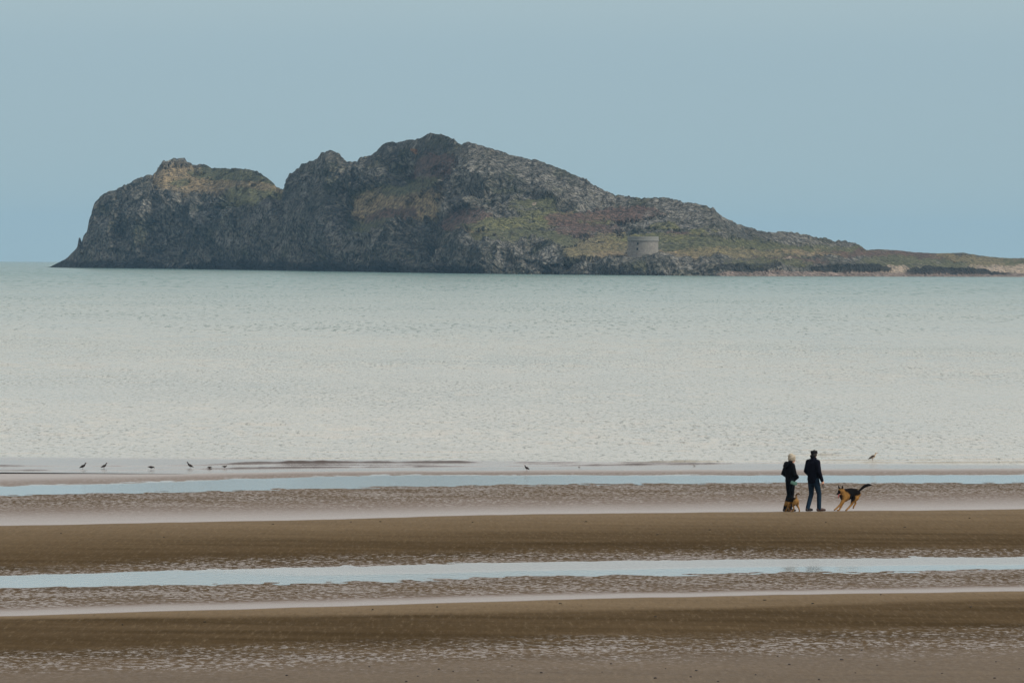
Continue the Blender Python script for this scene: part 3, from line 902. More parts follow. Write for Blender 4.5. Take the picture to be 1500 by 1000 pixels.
def person(px, row, rz, J, dy=0.0):
    """J: joint table. The body is one fused mesh; the clothes are its children."""
    B = Shape()
    sp_pts = [J['pelvis'], J['waist'], J['chest'], J['shouldermid'], J['neck'], J['skull']]
    B.loft(sp_pts, [(.15, .105), (.125, .09), (.15, .10), (.10, .07), (.052, .055), (.05, .055)], side=J['lat'])
    eyes, mouth = head_shape(B, J['head'], J['look'], J.get('hr', 1.0))
    for s in ('l', 'r'):
        B.loft([J['hip' + s], J['knee' + s], J['ank' + s]], [.075, .05, .036])
        a, k = Vector(J['ank' + s]), Vector(J['toe' + s])
        B.loft([a + (a - k).normalized() * .03 + Vector((0, 0, -.05)), a + Vector((0, 0, -.04)), k + Vector((0, 0, 0))], [.032, .038, .03])
        B.loft([J['sh' + s], J['el' + s], J['wr' + s]], [.05, .038, .026])
        hd = J['hand' + s]
        hand(B, J['wr' + s], hd[0], hd[1], hd[2])
    hairc = np.array(J['hair']); skinc = np.array((.48, .27, .19)); f = Vector(J['look']).normalized(); hc = np.array(J['head'])

    def paint(co):
        c = np.repeat(skinc[None], len(co), 0)
        rel_ = co - hc
        fw = rel_ @ np.array(f)
        hm = (rel_[:, 2] > -.06 + np.clip(fw, -1, 1) * .9) & (np.abs(rel_[:, 2]) < .2) & (fw < .05) & (np.linalg.norm(rel_, axis=1) < .2)
        hm |= (rel_[:, 2] > .075)
        c[hm] = hairc
        for e in eyes:
            c = c * (1 - near_mask(co, e, (.016, .016, .009))[:, None]) + np.array((.03, .02, .02)) * near_mask(co, e, (.016, .016, .009))[:, None]
        mk = near_mask(co, mouth, (.03, .03, .010))[:, None]
        return c * (1 - mk) + np.array((.32, .10, .09)) * mk
    o = B.build('person', SKIN, None, .0065, 2, paint)
    root_at(o, px, row, rz, 0, dy)
    return o


# --- man in dark blue jacket and jeans, seen from behind, walking to the right
MJ = dict(pelvis=(0, 0, .93), waist=(.0, 0, 1.08), chest=(-.01, 0, 1.27), shouldermid=(-.01, 0, 1.44), neck=(.005, 0, 1.52), skull=(.025, 0, 1.58),
          head=(.03, 0, 1.622), look=(1, .45, 0), lat=(0, 1, 0), hr=1.0, hair=(.02, .015, .012),
          hipl=(0, .095, .91), kneel=(.03, .105, .49), ankl=(-.12, .10, .09), toel=(.03, .12, .035),
          hipr=(0, -.095, .91), kneer=(.13, -.11, .50), ankr=(.14, -.10, .085), toer=(.30, -.13, .035),
          shl=(-.02, .19, 1.41), ell=(-.09, .215, 1.14), wrl=(.08, .19, .98), shr=(-.02, -.19, 1.41), elr=(-.02, -.25, 1.13), wrr=(.085, -.27, .885),
          handl=((.5, -.5, -.6), (.1, -1, 0), (1, 0, 0)), handr=((.35, -.05, -1), (.2, 1, 0), (1, .2, .2)))
man = person(1191, 748.3, math.radians(42), MJ)
tag(man, 'man in dark jacket, flat topped black hat and blue jeans standing beside the running dog', 'person')
S = Shape()
S.loft([(0, 0, .905), (0, 0, .97), (-.005, 0, 1.08), (-.01, 0, 1.24), (-.015, 0, 1.36), (-.01, 0, 1.44), (-.0, 0, 1.485)],
       [(.19, .16), (.185, .155), (.175, .14), (.19, .145), (.19, .13), (.15, .10), (.08, .08)], n=24)
for s in 'lr':
    S.loft([MJ['sh' + s], MJ['el' + s], MJ['wr' + s]], [.078, .070, .050])
    q = 1 if s == 'l' else -1
    S.loft([(-.01, .06 * q, 1.45), (-.02, .20 * q, 1.405)], [.07, .075])
S.build('jacket', NAVY, man, .012, 3)
S = Shape()
S.loft([(-.035, -.09, 1.47), (-.085, 0, 1.46), (-.035, .09, 1.47)], [.035, .055, .035], side=(0, 0, 1))
S.loft([(.06, -.05, 1.50), (.0, -.085, 1.505), (-.06, -.04, 1.52), (-.06, .04, 1.52), (.0, .085, 1.505), (.06, .05, 1.50)], [(.04, .02)] * 6, side=(0, 0, 1))
S.build('collar', NAVY, man, .010, 2)
S = Shape()
S.loft([(0, 0, 1.0), (0, 0, .92), (0, 0, .84)], [(.165, .125), (.175, .13), (.16, .125)], n=20)
for s in 'lr':
    h_, k_, a_ = Vector(MJ['hip' + s]), Vector(MJ['knee' + s]), Vector(MJ['ank' + s])
    S.loft([h_, h_.lerp(k_, .5), k_, k_.lerp(a_, .4), a_ + Vector((0, 0, -.01))], [.105, .088, .07, .067, .062])
S.build('jeans', DENIM, man, .012, 3)
for s, mt in (('l', SHOE), ('r', BROWNSHOE)):
    a_, t_ = Vector(MJ['ank' + s]), Vector(MJ['toe' + s])
    S = Shape()
    b_ = Vector((a_.x, a_.y, 0)); d_ = (Vector((t_.x, t_.y, 0)) - b_).normalized()
    S.loft([b_ - d_ * .05 + Vector((0, 0, .045)), b_ + d_ * .03 + Vector((0, 0, .05)), b_ + d_ * .12 + Vector((0, 0, .045)), b_ + d_ * .20 + Vector((0, 0, .036))],
           [(.038, .045), (.042, .05), (.048, .044), (.036, .032)], side=(-d_.y, d_.x, 0))
    S.loft([b_ + Vector((0, 0, .06)), a_ + Vector((0, 0, .03))], [.05, .05])
    S.build('shoe', mt, man, .009, 2)
S = Shape()
c_ = Vector(MJ['head'])
S.loft([c_ + Vector((-.008, 0, .025)), c_ + Vector((-.012, 0, .06)), c_ + Vector((-.014, 0, .085)), c_ + Vector((-.015, 0, .112))],
       [(.086, .106), (.088, .108), (.090, .106), (.088, .104)], n=24, caps=False)
S.loft([c_ + Vector((.075, -.05, .045)), c_ + Vector((.10, -.015, .042)), c_ + Vector((.10, .02, .042))], [.014, .018, .014], side=(0, 0, 1))
S.loft([c_ + Vector((-.07, -.045, -.045)), c_ + Vector((-.085, 0, -.05)), c_ + Vector((-.07, .045, -.045))], [.045, .055, .045], side=(0, 0, 1))
S.build('hat', BLACKWOOL, man, .008, 2)
# lead held in his hand
S = Shape()
hb_ = Vector(MJ['wrr']) + Vector((.03, .0, -.09))
S.loft([hb_ + Vector((.0, 0, .02)), hb_ + Vector((.035, -.01, -.02)), hb_ + Vector((.045, -.01, -.09)), hb_ + Vector((.02, -.01, -.14)), hb_ + Vector((-.005, 0, -.10)), hb_ + Vector((-.005, 0, -.01))],
       [.008] * 6, n=8)
lead = S.build('dog_lead', STRAP, None, None)
lead.location = man.location; lead.rotation_euler = man.rotation_euler
tag(lead, "short dark dog lead looped in the man's right hand", 'dog lead')

# --- woman in black hooded jacket and cream hat
WJ = dict(pelvis=(.03, 0, .89), waist=(.03, 0, 1.03), chest=(.02, 0, 1.20), shouldermid=(.01, 0, 1.35), neck=(.03, 0, 1.42), skull=(.07, 0, 1.465),
          head=(.085, 0, 1.495), look=(1, -.12, -.12), lat=(0, 1, 0), hr=.95, hair=(.16, .09, .05),
          hipl=(.03, .085, .87), kneel=(.03, .07, .47), ankl=(-.11, .055, .085), toel=(.03, .06, .03),
          hipr=(.03, -.085, .87), kneer=(.05, -.065, .48), ankr=(.0, -.05, .08), toer=(.15, -.05, .03),
          shl=(.0, .165, 1.32), ell=(-.09, .195, 1.07), wrl=(.08, .15, .96), shr=(.0, -.165, 1.32), elr=(.03, -.225, 1.06), wrr=(.17, -.15, .99),
          handl=((.6, -.5, -.4), (.1, -1, 0), (1, 0, 0)), handr=((.5, .6, -.5), (.1, 1, 0), (1, 0, 0)))
wom = person(1156, 748.6, math.radians(30), WJ)
tag(wom, 'woman in black hooded jacket, black trousers and cream knitted hat beside the smaller dog', 'person')
S = Shape()
S.loft([(.03, 0, .86), (.03, 0, .95), (.025, 0, 1.05), (.015, 0, 1.18), (.005, 0, 1.28), (.005, 0, 1.36), (.02, 0, 1.40)],
       [(.165, .14), (.16, .135), (.16, .135), (.175, .14), (.165, .12), (.125, .095), (.075, .075)], n=24)
for s in 'lr':
    S.loft([WJ['sh' + s], WJ['el' + s], Vector(WJ['wr' + s]) + Vector((0, 0, -.01))], [.072, .070, .054])
    q = 1 if s == 'l' else -1
    S.loft([(.0, .05 * q, 1.36), (.0, .17 * q, 1.315)], [.065, .068])
S.loft([(.10, -.13, .93), (.17, -.12, .97)], [.055, .055])
S.loft([(.10, .13, .93), (.16, .12, .95)], [.05, .05])
S.build('jacket', BLACK, wom, .012, 3)
S = Shape()
S.loft([(.03, -.09, 1.37), (-.05, -.085, 1.385), (-.11, -.02, 1.36), (-.11, .03, 1.36), (-.05, .085, 1.385), (.03, .09, 1.37)], [.035, .05, .06, .06, .05, .035], side=(0, 0, 1))
S.loft([(-.11, 0, 1.36), (-.155, 0, 1.29), (-.15, 0, 1.23)], [(.11, .05), (.095, .045), (.04, .025)])
S.build('hood', BLACK, wom, .011, 3)
S = Shape()
S.loft([(.035, 0, .95), (.03, 0, .86), (.03, 0, .81)], [(.15, .12), (.165, .13), (.155, .125)], n=20)
for s in 'lr':
    h_, k_, a_ = Vector(WJ['hip' + s]), Vector(WJ['knee' + s]), Vector(WJ['ank' + s])
    S.loft([h_, h_.lerp(k_, .5), k_, k_.lerp(a_, .4), a_], [.098, .084, .062, .062, .052])
S.build('trousers', TROUSER, wom, .012, 3)
S = Shape()
S.loft([(.17, -.125, .80), (.10, -.165, .80), (.03, -.180, .81), (-.05, -.165, .84)], [(.050, .014), (.055, .016), (.055, .016), (.05, .014)], side=(0, 0, 1))
S.build('shirt_hem', TEAL, wom, .006, 2)
for s in 'lr':
    a_, t_ = Vector(WJ['ank' + s]), Vector(WJ['toe' + s])
    S = Shape()
    b_ = Vector((a_.x, a_.y, 0)); d_ = (Vector((t_.x, t_.y, 0)) - b_).normalized()
    S.loft([b_ - d_ * .04 + Vector((0, 0, .04)), b_ + d_ * .03 + Vector((0, 0, .045)), b_ + d_ * .10 + Vector((0, 0, .04)), b_ + d_ * .17 + Vector((0, 0, .032))],
           [(.034, .04), (.037, .045), (.042, .04), (.032, .03)], side=(-d_.y, d_.x, 0))
    S.loft([b_ + Vector((0, 0, .06)), a_ + Vector((0, 0, .05))], [.047, .048])
    S.build('shoe', SHOE, wom, .009, 2)
S = Shape()
c_ = Vector(WJ['head'])
S.loft([c_ + Vector((.0, 0, .018)), c_ + Vector((-.015, 0, .045)), c_ + Vector((-.03, 0, .070)), c_ + Vector((-.038, 0, .085))],
       [(.098, .112), (.112, .124), (.108, .118), (.085, .092)], n=24)
S.loft([c_ + Vector((-.06, -.05, -.015)), c_ + Vector((-.078, 0, -.02)), c_ + Vector((-.06, .05, -.015))], [.04, .048, .04], side=(0, 0, 1))
hat = S.build('hat', WOOL, wom, .008, 2)
S = Shape(); S.ball(c_ + Vector((-.065, 0, .128)), .038)
S.build('pompom', WOOL, hat, .008, 1)

# ------------------------------------------------------------------ dogs
FUR = simple('dog fur', (1, 1, 1), .9, .012, 45, .03, .4, paint=True)
PINK = simple('dog tongue', (.42, .13, .12), .5)


def dog(name, px0, row0, th, paint, build):
    o = build()
    return o


# German shepherd type dog, running to the left and a little towards the camera
TH = math.radians(214)
c1_, s1_ = math.cos(TH), math.sin(TH)


def LP(px, row, y=0.0, base=(1245.0, 747.5), sc=50.2):
    xi = (px - base[0]) / sc
    return Vector(((xi + s1_ * y) / c1_, y, (base[1] - row) / sc))


S = Shape()
S.loft([LP(1235.5, 727), LP(1240, 724), LP(1247, 722.8), LP(1253, 723), LP(1256.5, 724)],
       [(.115, .17), (.125, .175), (.115, .155), (.11, .145), (.09, .11)], n=18)                      # trunk, deep chest to hips
S.loft([LP(1238.5, 723.5), LP(1235.5, 721.5), LP(1232.5, 720)], [(.11, .13), (.095, .11), (.08, .085)])    # ruff and neck
hw_ = Vector((-.62, -.75, -.22)).normalized()                        # the face is turned towards the camera
TR = Matrix.Rotation(-TH, 3, 'Z')
hdv = (TR @ hw_).normalized()
hlat = (TR @ Vector((.80, -.60, 0))).normalized()
hup = hlat.cross(hdv).normalized()
if hup.z < 0:
    hup = -hup
hc_ = LP(1231.0, 719.0)
H3 = lambda a, b, c: hc_ + hdv * a + hlat * b + hup * c
S.loft([H3(-.05, 0, .0), H3(.01, 0, .01), H3(.06, 0, -.01)], [(.07, .07), (.078, .076), (.055, .055)], side=hlat)   # skull
S.loft([H3(.04, 0, -.02), H3(.11, 0, -.035), H3(.165, 0, -.045), H3(.19, 0, -.045)], [(.05, .042), (.038, .032), (.030, .025), (.020, .018)], side=hlat)   # muzzle
S.loft([H3(.02, 0, -.06), H3(.08, 0, -.10), H3(.125, 0, -.13)], [(.036, .022), (.028, .014), (.020, .010)], side=hlat)   # lower jaw, open
for q in (-1, 1):
    S.loft([H3(-.02, .052 * q, .055), H3(-.02, .066 * q, .11), H3(-.02, .073 * q, .165)], [(.038, .016), (.027, .012), (.007, .005)], side=hlat, n=10)   # ears
# legs: (points, radii)
S.loft([LP(1237, 728, .08), LP(1233.5, 735, .085), LP(1230.5, 738.5, .09), LP(1226.5, 742, .09), LP(1223, 745, .09), LP(1221.6, 745.8, .09)], [.075, .056, .036, .027, .026, .024])
S.loft([LP(1237, 728, -.08), LP(1234.5, 735, -.085), LP(1232.6, 740, -.09), LP(1230.6, 744.5, -.09), LP(1229, 746.5, -.09), LP(1226.6, 746.7, -.09)], [.07, .05, .032, .026, .025, .022])
S.loft([LP(1255, 723.5, .07), LP(1252.5, 729.5, .09), LP(1248.7, 734, .09), LP(1247, 738.5, .09), LP(1243, 743, .09), LP(1240.2, 745.6, .09), LP(1238.8, 746.6, .09)],
       [.095, .098, .060, .033, .028, .027, .024])
S.loft([LP(1256, 724, -.07), LP(1255, 730, -.085), LP(1252.3, 734, -.09), LP(1253.6, 737.5, -.09), LP(1251.3, 741, -.09), LP(1250.3, 744, -.09)], [.08, .075, .045, .03, .025, .023])
# tail
S.loft([LP(1256.5, 720.5), LP(1260, 718), LP(1264, 714.5), LP(1268, 711.8), LP(1272.5, 710.8), LP(1276.5, 711.2)], [.030, .030, .040, .045, .040, .018])
TANC, BLK = np.array((.23, .120, .036)), np.array((.006, .005, .005))


def shep(co):
    n = vnoise(co[:, 0] * 14, co[:, 1] * 14, co[:, 2] * 14)
    c = np.repeat(TANC[None], len(co), 0) * (1 + .25 * n[:, None])
    bl = np.zeros(len(co))
    b0 = LP(1247, 717.5)
    bl = np.maximum(bl, near_mask(co + n[:, None] * .02, b0 + Vector((-.03, 0, 0)), (.29, .32, .20), .12))
    bl = np.maximum(bl, near_mask(co + n[:, None] * .01, LP(1240, 718.5), (.13, .14, .07), .2))
    bl = np.maximum(bl, near_mask(co + n[:, None] * .01, LP(1245, 727.5), (.10, .24, .17), .2))
    bl = np.maximum(bl, (co[:, 0] < LP(1258, 718)[0]) * 1.0 * (co[:, 2] > .545))
    bl = np.maximum(bl, sstep(.055, .085, (co - np.array(hc_)) @ np.array(hdv)) * (np.linalg.norm(co - np.array(hc_), axis=1) < .26) * sstep(-.30, -.2, co[:, 2] - hc_.z))
    bl = np.maximum(bl, near_mask(co, hc_ + hup * .135, (.10, .13, .075), .1))
    bl = np.maximum(bl, near_mask(co, LP(1234.5, 726, .0) + Vector((.06, 0, -.02)), (.07, .07, .10), .2) * .85)
    lo = (co[:, 2] < .16) * .25
    c = c * (1 - lo[:, None]) + np.array((.30, .17, .09)) * lo[:, None]
    bl = np.clip(bl, 0, 1)[:, None]
    return c * (1 - bl) + BLK * bl


shepherd = S.build('dog', FUR, None, .008, 2, shep)
root_at(shepherd, 1245, 747.8, TH, .005)
tag(shepherd, 'black and tan shepherd dog with raised tail running towards the two people', 'dog')
S = Shape()
S.loft([H3(.06, 0, -.065), H3(.13, 0, -.09), H3(.15, 0, -.17)], [(.020, .008), (.022, .008), (.018, .006)], side=hlat)
S.build('tongue', PINK, shepherd, None)
for q in (-1, 1):
    S = Shape(); S.ball(H3(.066, .034 * q, .022), .010, 10)
    S.build('eye', BLACK, shepherd, None)

# smaller dog, seen from behind at the woman's feet, head lowered
TH2 = math.radians(148)
c2_, s2_ = math.cos(TH2), math.sin(TH2)


def LQ(px, row, y=0.0, base=(1160.0, 749.0), sc=50.2):
    xi = (px - base[0]) / sc
    return Vector(((xi + s2_ * y) / c2_, y, (base[1] - row) / sc))


S = Shape()
S.loft([LQ(1154.5, 734.5), LQ(1158, 733.5), LQ(1162, 732.8), LQ(1165.5, 733), LQ(1166.8, 734)], [(.075, .10), (.078, .105), (.068, .085), (.078, .085), (.06, .07)], n=16)
S.loft([LQ(1155, 734), LQ(1153, 735.5), LQ(1151.3, 738.5)], [(.055, .075), (.05, .06), (.045, .05)])
S.loft([LQ(1151.6, 737.8), LQ(1150.7, 740)], [(.05, .05), (.046, .044)])
S.loft([LQ(1150.7, 740), LQ(1149.6, 743), LQ(1148.7, 745)], [(.034, .034), (.025, .025), (.018, .018)])
for q in (-1, 1):
    e0 = LQ(1152.4, 737.4, .04 * q)
    S.loft([e0, e0 + Vector((-.01, .018 * q, -.02)), e0 + Vector((.0, .025 * q, -.06))], [(.024, .010), (.024, .008), (.009, .005)], side=(1, 0, 0), n=10)
S.loft([LQ(1155, 736, .06), LQ(1154.8, 740.5, .065), LQ(1153.3, 744.5, .065), LQ(1151.8, 747.6, .065), LQ(1150.6, 748.3, .065)], [.055, .035, .022, .020, .019])
S.loft([LQ(1155.5, 736, -.06), LQ(1156.5, 740.5, -.065), LQ(1156.5, 744.5, -.065), LQ(1156.2, 747.6, -.065), LQ(1155.2, 748.4, -.065)], [.05, .032, .022, .020, .018])
S.loft([LQ(1164.8, 734, .05), LQ(1163.2, 737.5, .065), LQ(1161.4, 740.5, .065), LQ(1162.9, 743.6, .065), LQ(1161.4, 747.4, .065), LQ(1160.0, 748.3, .065)], [.07, .062, .036, .024, .020, .019])
S.loft([LQ(1167, 734, -.05), LQ(1167.4, 737.5, -.065), LQ(1168.0, 740.5, -.065), LQ(1169.8, 743.6, -.065), LQ(1170.7, 747.4, -.065), LQ(1170.3, 748.3, -.065)], [.065, .055, .034, .023, .020, .019])
S.loft([LQ(1166.8, 731.5), LQ(1166.0, 728.5), LQ(1165.6, 725.5), LQ(1166.8, 723.2), LQ(1168.8, 722.6), LQ(1170.6, 723.8)], [.026, .022, .022, .022, .023, .015])


def pup(co):
    n = vnoise(co[:, 0] * 18, co[:, 1] * 18, co[:, 2] * 18)
    c = np.repeat(np.array((.23, .125, .040))[None], len(co), 0) * (1 + .2 * n[:, None])
    bl = near_mask(co + n[:, None] * .015, LQ(1158.5, 730.5), (.19, .2, .105), .15)
    bl = np.maximum(bl, near_mask(co, LQ(1149.4, 743), (.055, .08, .07), .2))
    bl = np.maximum(bl, near_mask(co, LQ(1168, 723.5), (.08, .08, .05), .3) * .6)
    bl = bl[:, None]
    return c * (1 - bl) + BLK * bl


small = S.build('dog', FUR, None, .0065, 2, pup)
root_at(small, 1160, 749.4, TH2, .004)
tag(small, "small tan dog with curled tail standing at the woman's feet, head lowered", 'dog')

# ------------------------------------------------------------------ birds
DARKF = simple('dark feathers', (.022, .018, .017), .8, .004, 60, .2, .4)
WINGF = simple('brown grey feathers', (.060, .048, .042), .8, .004, 60, .2, .4)
PALEF = simple('buff feathers', (.42, .34, .25), .8, .004, 60, .2, .3)
GREYF = simple('grey feathers', (.25, .24, .22), .8, .004, 60, .2, .3)
BILLM = simple('orange bill', (.30, .09, .03), .5)
LEGM = simple('bird leg skin', (.18, .08, .06), .6)


def bird(px, row, facing, size, label, body, wing, posture='level', group='waders along the water edge'):
    """size = body length in metres; facing in radians (0 = right of the picture)"""
    e = bpy.data.objects.new('bird', None); link(e)
    tag(e, label, 'bird', group)
    k = size * .80 / .28
    v = lambda x, y, z: Vector((x, y, z)) * k
    tilt = dict(level=0.0, up=.45, down=-.12)[posture]
    lg = .085
    cz = lg + .055
    r_ = lambda x, z: (x * math.cos(tilt) - z * math.sin(tilt), cz + x * math.sin(tilt) + z * math.cos(tilt))
    B = Shape()
    pts = []
    for x, z in ((-.13, -.005), (-.08, 0), (-.02, 0), (.04, .0), (.085, .015)):
        a, b = r_(x, z); pts.append(v(a, 0, b))
    B.loft(pts, [(.012 * k, .010 * k), (.036 * k, .032 * k), (.052 * k, .050 * k), (.050 * k, .048 * k), (.030 * k, .030 * k)])
    a, b = r_(.07, .01)
    if posture == 'up':
        hd_ = v(a + .045, 0, b + .085)
    elif posture == 'down':
        hd_ = v(a + .055, 0, b - .015)
    else:
        hd_ = v(a + .035, 0, b + .045)
    B.loft([v(a, 0, b), (v(a, 0, b) + hd_) / 2 + v(.004, 0, .004), hd_], [.030 * k, .022 * k, .020 * k])
    B.ball(hd_, (.026 * k, .021 * k, .021 * k), 12)
    B.build('body', body, e, .006 * k, 1)
    for q in (-1, 1):
        Wg = Shape()
        p = []
        for x, z in ((.055, .012), (.0, .016), (-.08, .010), (-.165, -.004)):
            a2, b2 = r_(x, z); p.append(v(a2, .040 * q * (1 if x > -.1 else .35), b2))
        Wg.loft(p, [(.012 * k, .026 * k), (.015 * k, .036 * k), (.011 * k, .022 * k), (.004 * k, .006 * k)], side=(0, 1, 0))
        Wg.build('wing', wing, e, None)
        Lg = Shape()
        Lg.loft([v(.005, .022 * q, cz - .03), v(-.008, .022 * q, lg * .5), v(.002, .022 * q, .004)], [.006 * k, .004 * k, .0035 * k], n=8)
        Lg.loft([v(.002, .022 * q, .004), v(.028, .022 * q, .003)], [.004 * k, .0025 * k], n=8)
        Lg.build('leg', LEGM, e, None)
    Bl = Shape()
    dn = dict(level=-.25, up=-.15, down=-.9)[posture]
    bd = Vector((math.cos(dn), 0, math.sin(dn)))
    Bl.loft([hd_ + bd * .018 * k, hd_ + bd * .05 * k, hd_ + bd * .075 * k], [(.006 * k, .008 * k), (.004 * k, .005 * k), (.0018 * k, .002 * k)], n=8)
    Bl.build('bill', BILLM, e, None)
    root_at(e, px, row, facing, -.002, 0, -.01)
    return e


rd = math.radians
bird(121.5, 687.4, rd(8), .30, 'first dark wader from the left edge, head held up to the right', DARKF, DARKF, 'up')
bird(152.5, 686.8, rd(-6), .28, 'second dark wader from the left edge, leaning forward to the right', DARKF, WINGF, 'up')
bird(221.5, 688.4, rd(10), .27, 'third dark wader from the left edge, body level and bill low to the right', DARKF, DARKF, 'down')
bird(278.5, 686.4, rd(184), .30, 'dark wader facing left, fourth bird from the left edge', DARKF, WINGF, 'up')
bird(307, 687.2, rd(175), .19, 'small reddish brown wader with its bill down, fifth bird from the left edge', WINGF, WINGF, 'down')
bird(329, 686.6, rd(20), .22, 'small dark wader, sixth bird from the left edge', DARKF, WINGF, 'level')
bird(771.5, 689.4, rd(215), .26, 'lone black wader standing in shallow water near the middle of the picture', DARKF, DARKF, 'up')
bird(848.5, 685.6, rd(10), .13, 'tiny pale grey wader right of the lone black one', GREYF, GREYF, 'level')
bird(1017, 683.9, rd(190), .14, 'tiny pale grey wader left of the woman', GREYF, GREYF, 'level')
bird(1278.5, 675.0, rd(6), .40, 'large gull with buff neck and dark wings standing right of the people', PALEF, WINGF, 'up', None)

# ------------------------------------------------------------------ pebbles
PEB = simple('dark pebble', (.030, .022, .018), .7, .004, 60, .3, .4)
PEBS = [(1139, 961), (1156, 973), (1052, 998), (1285, 974), (1253, 985), (1438, 953), (1459, 969), (1493, 979), (1457, 993), (1012, 991), (1233, 966),
        (643, 980), (750, 975), (664, 983), (612, 990), (595, 998), (895, 972), (882, 984), (793, 985), (1107, 988), (541, 976), (420, 989), (1380, 986),
        (1262, 952), (1200, 995), (960, 993), (700, 996), (1340, 968), (975, 979), (1020, 982)]
for i, (px, row) in enumerate(PEBS):
    r0 = random.uniform(.012, .026)
    v, f = [], []
    S = Shape(); S.ball((0, 0, 0), (r0 * 1.3, r0, r0 * .7), 10)
    S.v = [tuple(np.array(q) * (1 + .25 * float(vnoise(np.array(q[0] / r0 + i), np.array(q[1] / r0), np.array(q[2] / r0))))) for q in S.v]
    o = S.build('pebble', PEB, None, None)
    root_at(o, px, row, random.uniform(0, 6), r0 * .3)
    tag(o, 'small dark pebble lying on the wet sand in the foreground', 'pebble', 'dark pebbles on the near sand')

WEED = simple('dark wrack', (.022, .018, .010), .8, .004, 60, .2, .4)
for i, (px, row) in enumerate([(515, 764.5), (557, 764), (400, 768), (692, 765), (858, 764), (963, 783), (1040, 776), (1210, 765), (1325, 772), (240, 787), (90, 781), (1420, 759),
                               (640, 889), (545, 893), (1120, 879), (1290, 871), (1422, 889), (960, 903), (300, 911), (820, 884), (1190, 884), (180, 915)]):
    S = Shape()
    for q in range(3):
        a_ = random.uniform(0, 6.3); r0 = random.uniform(.012, .028)
        S.loft([(0, 0, .006), (math.cos(a_) * r0, math.sin(a_) * r0, .016), (math.cos(a_ + .4) * r0 * 2, math.sin(a_ + .4) * r0 * 2, .004)], [(.010, .007), (.012, .008), (.005, .003)], n=8)
    o = S.build('weed_clump', WEED, None, None)
    root_at(o, px, row, random.uniform(0, 6))
    near_bar = row > 860
    tag(o, 'small dark clump of weed on the nearer brown sand bar' if near_bar else 'small dark clump of weed on the farther brown sand bar', 'seaweed', 'weed clumps on the nearer sand bar' if near_bar else 'weed clumps on the farther sand bar')

# ------------------------------------------------------------------ stone tower on the island
M = Mat('rough tower masonry')
tcx = M.coord((1, 1, 1))
br = M.n('TexBrick', {'Vector': M.n('Mapping', {0: M.n('TexCoord').outputs['UV'], 'Scale': (1, 1, 1)}).outputs[0], 'Scale': 1.0, 'Color1': (.22, .205, .18, 1), 'Color2': (.15, .142, .128, 1), 'Mortar': (.12, .11, .10, 1),
                      'Mortar Size': .06, 'Brick Width': .9, 'Row Height': .42})
st_n = M.noise(tcx, 1.1, 5, .7)
st2 = M.noise(tcx, .25, 3, .6)
cm = M.mix(M.math('MULTIPLY', M.rng(st_n, .4, .65), .6), br.outputs[0], (.27, .25, .21))
cm = M.mix(M.math('MULTIPLY', M.rng(st2, .45, .7), .45), cm, (.14, .14, .11))
p = M.principled(Base_Color=cm, Roughness=.95, Normal=M.bump(M.math('ADD', st_n, M.math('MULTIPLY', br.outputs[1], -.5)), .8, .25))
STONE = M.done(p)
M = Mat('dark parapet stone')
n_ = M.noise(M.coord(), 1.4, 5, .7)
DSTONE = M.done(M.principled(Base_Color=M.mix(n_, (.10, .105, .095), (.19, .185, .16)), Roughness=.95, Normal=M.bump(n_, .8, .2)))
VOID = simple('dark opening', (.010, .010, .011), .9)


def lathe(name, prof, mat, parent, n=72):
    me = bpy.data.meshes.new(name)
    v, f, uv = [], [], []
    for (r, z) in prof:
        for k in range(n):
            t = 2 * math.pi * k / n
            jit = 1 + .004 * math.sin(k * 5.1 + z * 7)
            v.append((r * jit * math.cos(t), r * jit * math.sin(t), z))
    for i in range(len(prof) - 1):
        for k in range(n):
            f.append((i * n + k, i * n + (k + 1) % n, (i + 1) * n + (k + 1) % n, (i + 1) * n + k))
            u0, u1 = k / n * 44, (k + 1) / n * 44
            uv += [(u0, prof[i][1]), (u1, prof[i][1]), (u1, prof[i + 1][1]), (u0, prof[i + 1][1])]
    me.from_pydata(v, [], f); me.update()
    l = me.uv_layers.new(name='UVMap')
    l.data.foreach_set('uv', np.array(uv, float).ravel())
    me.materials.append(mat)
    me.polygons.foreach_set('use_smooth', [False] * len(f))
    return link(bpy.data.objects.new(name, me), parent)


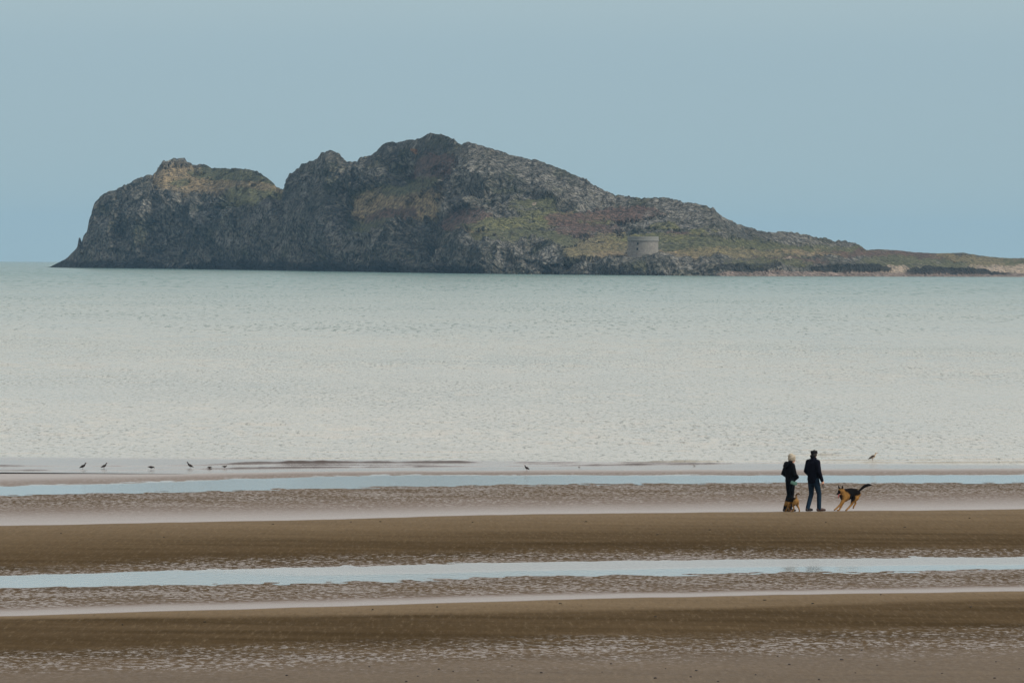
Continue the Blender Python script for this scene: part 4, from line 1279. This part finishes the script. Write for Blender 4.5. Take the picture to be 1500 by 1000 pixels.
TJ = int(np.argmin(np.abs(cols - 942)))
TD = DW[TJ] + 40
tx, tz1 = atdepth(np.array(942.0), np.array(346.5), TD)
_, tz0 = atdepth(np.array(942.0), np.array(381.0), TD)
tower = bpy.data.objects.new('tower', None); link(tower)
tower.location = (float(tx), float(TD), float(tz0))
tag(tower, 'squat round stone tower with dark parapet on the low shore of the island', 'tower')
TH_ = float(tz1 - tz0)
pxm = TD / FPX
lathe('wall', [(23.2 * pxm, -4), (23.0 * pxm, 0), (22.5 * pxm, TH_ * .4), (22.2 * pxm, TH_ - 2.0)], STONE, tower)
lathe('parapet', [(22.0 * pxm, TH_ - 2.05), (23.3 * pxm, TH_ - 1.95), (23.4 * pxm, TH_ - 1.5), (22.9 * pxm, TH_ - 1.4), (22.8 * pxm, TH_ - .1), (22.4 * pxm, TH_), (19 * pxm, TH_), (18.8 * pxm, TH_ - 1.6), (0.01, TH_ - 1.6)], DSTONE, tower)
for (dx, row) in ((-8.0, 357), (-8.5, 364.8)):
    zz = float(atdepth(np.array(942.0), np.array(float(row)), TD)[1] - tz0)
    ang = -math.pi / 2 + math.asin(dx / 22.5)
    R_ = 22.35 * pxm
    S = Shape()
    c = Vector((R_ * math.cos(ang), R_ * math.sin(ang), zz)); t = Vector((-math.sin(ang), math.cos(ang), 0)); n = Vector((math.cos(ang), math.sin(ang), 0))
    vv = []
    for a_ in (-.35, .35):
        for b_ in (-.1, .22):
            for c__ in (-.5, .5):
                vv.append(tuple(c + t * a_ + n * b_ + Vector((0, 0, c__))))
    S.v = vv; S.f = [(0, 1, 3, 2), (4, 6, 7, 5), (0, 4, 5, 1), (2, 3, 7, 6), (0, 2, 6, 4), (1, 5, 7, 3)]
    o = S.build('window', VOID, tower)
    o.data.polygons.foreach_set('use_smooth', [False] * 6)

# ------------------------------------------------------------------ sea haze
HAZE = 0.000036
me = bpy.data.meshes.new('haze')
x0, x1, y0, y1, z0, z1 = -7300, 7300, -140, 15200, -24, 90
me.from_pydata([(x0, y0, z0), (x1, y0, z0), (x1, y1, z0), (x0, y1, z0), (x0, y0, z1), (x1, y0, z1), (x1, y1, z1), (x0, y1, z1)], [],
               [(0, 3, 2, 1), (4, 5, 6, 7), (0, 1, 5, 4), (1, 2, 6, 5), (2, 3, 7, 6), (3, 0, 4, 7)])
me.update()
M = Mat('haze air')
vol = M.t.nodes.new('ShaderNodeVolumePrincipled')
vol.inputs['Color'].default_value = (.30, .56, .80, 1)
vol.inputs['Density'].default_value = HAZE
vol.inputs['Anisotropy'].default_value = .0
M.t.links.new(vol.outputs[0], M.out.inputs['Volume'])
me.materials.append(M.m)
hz = link(bpy.data.objects.new('haze', me))
tag(hz, 'thin blue sea haze over the whole bay', 'haze', kind='stuff')
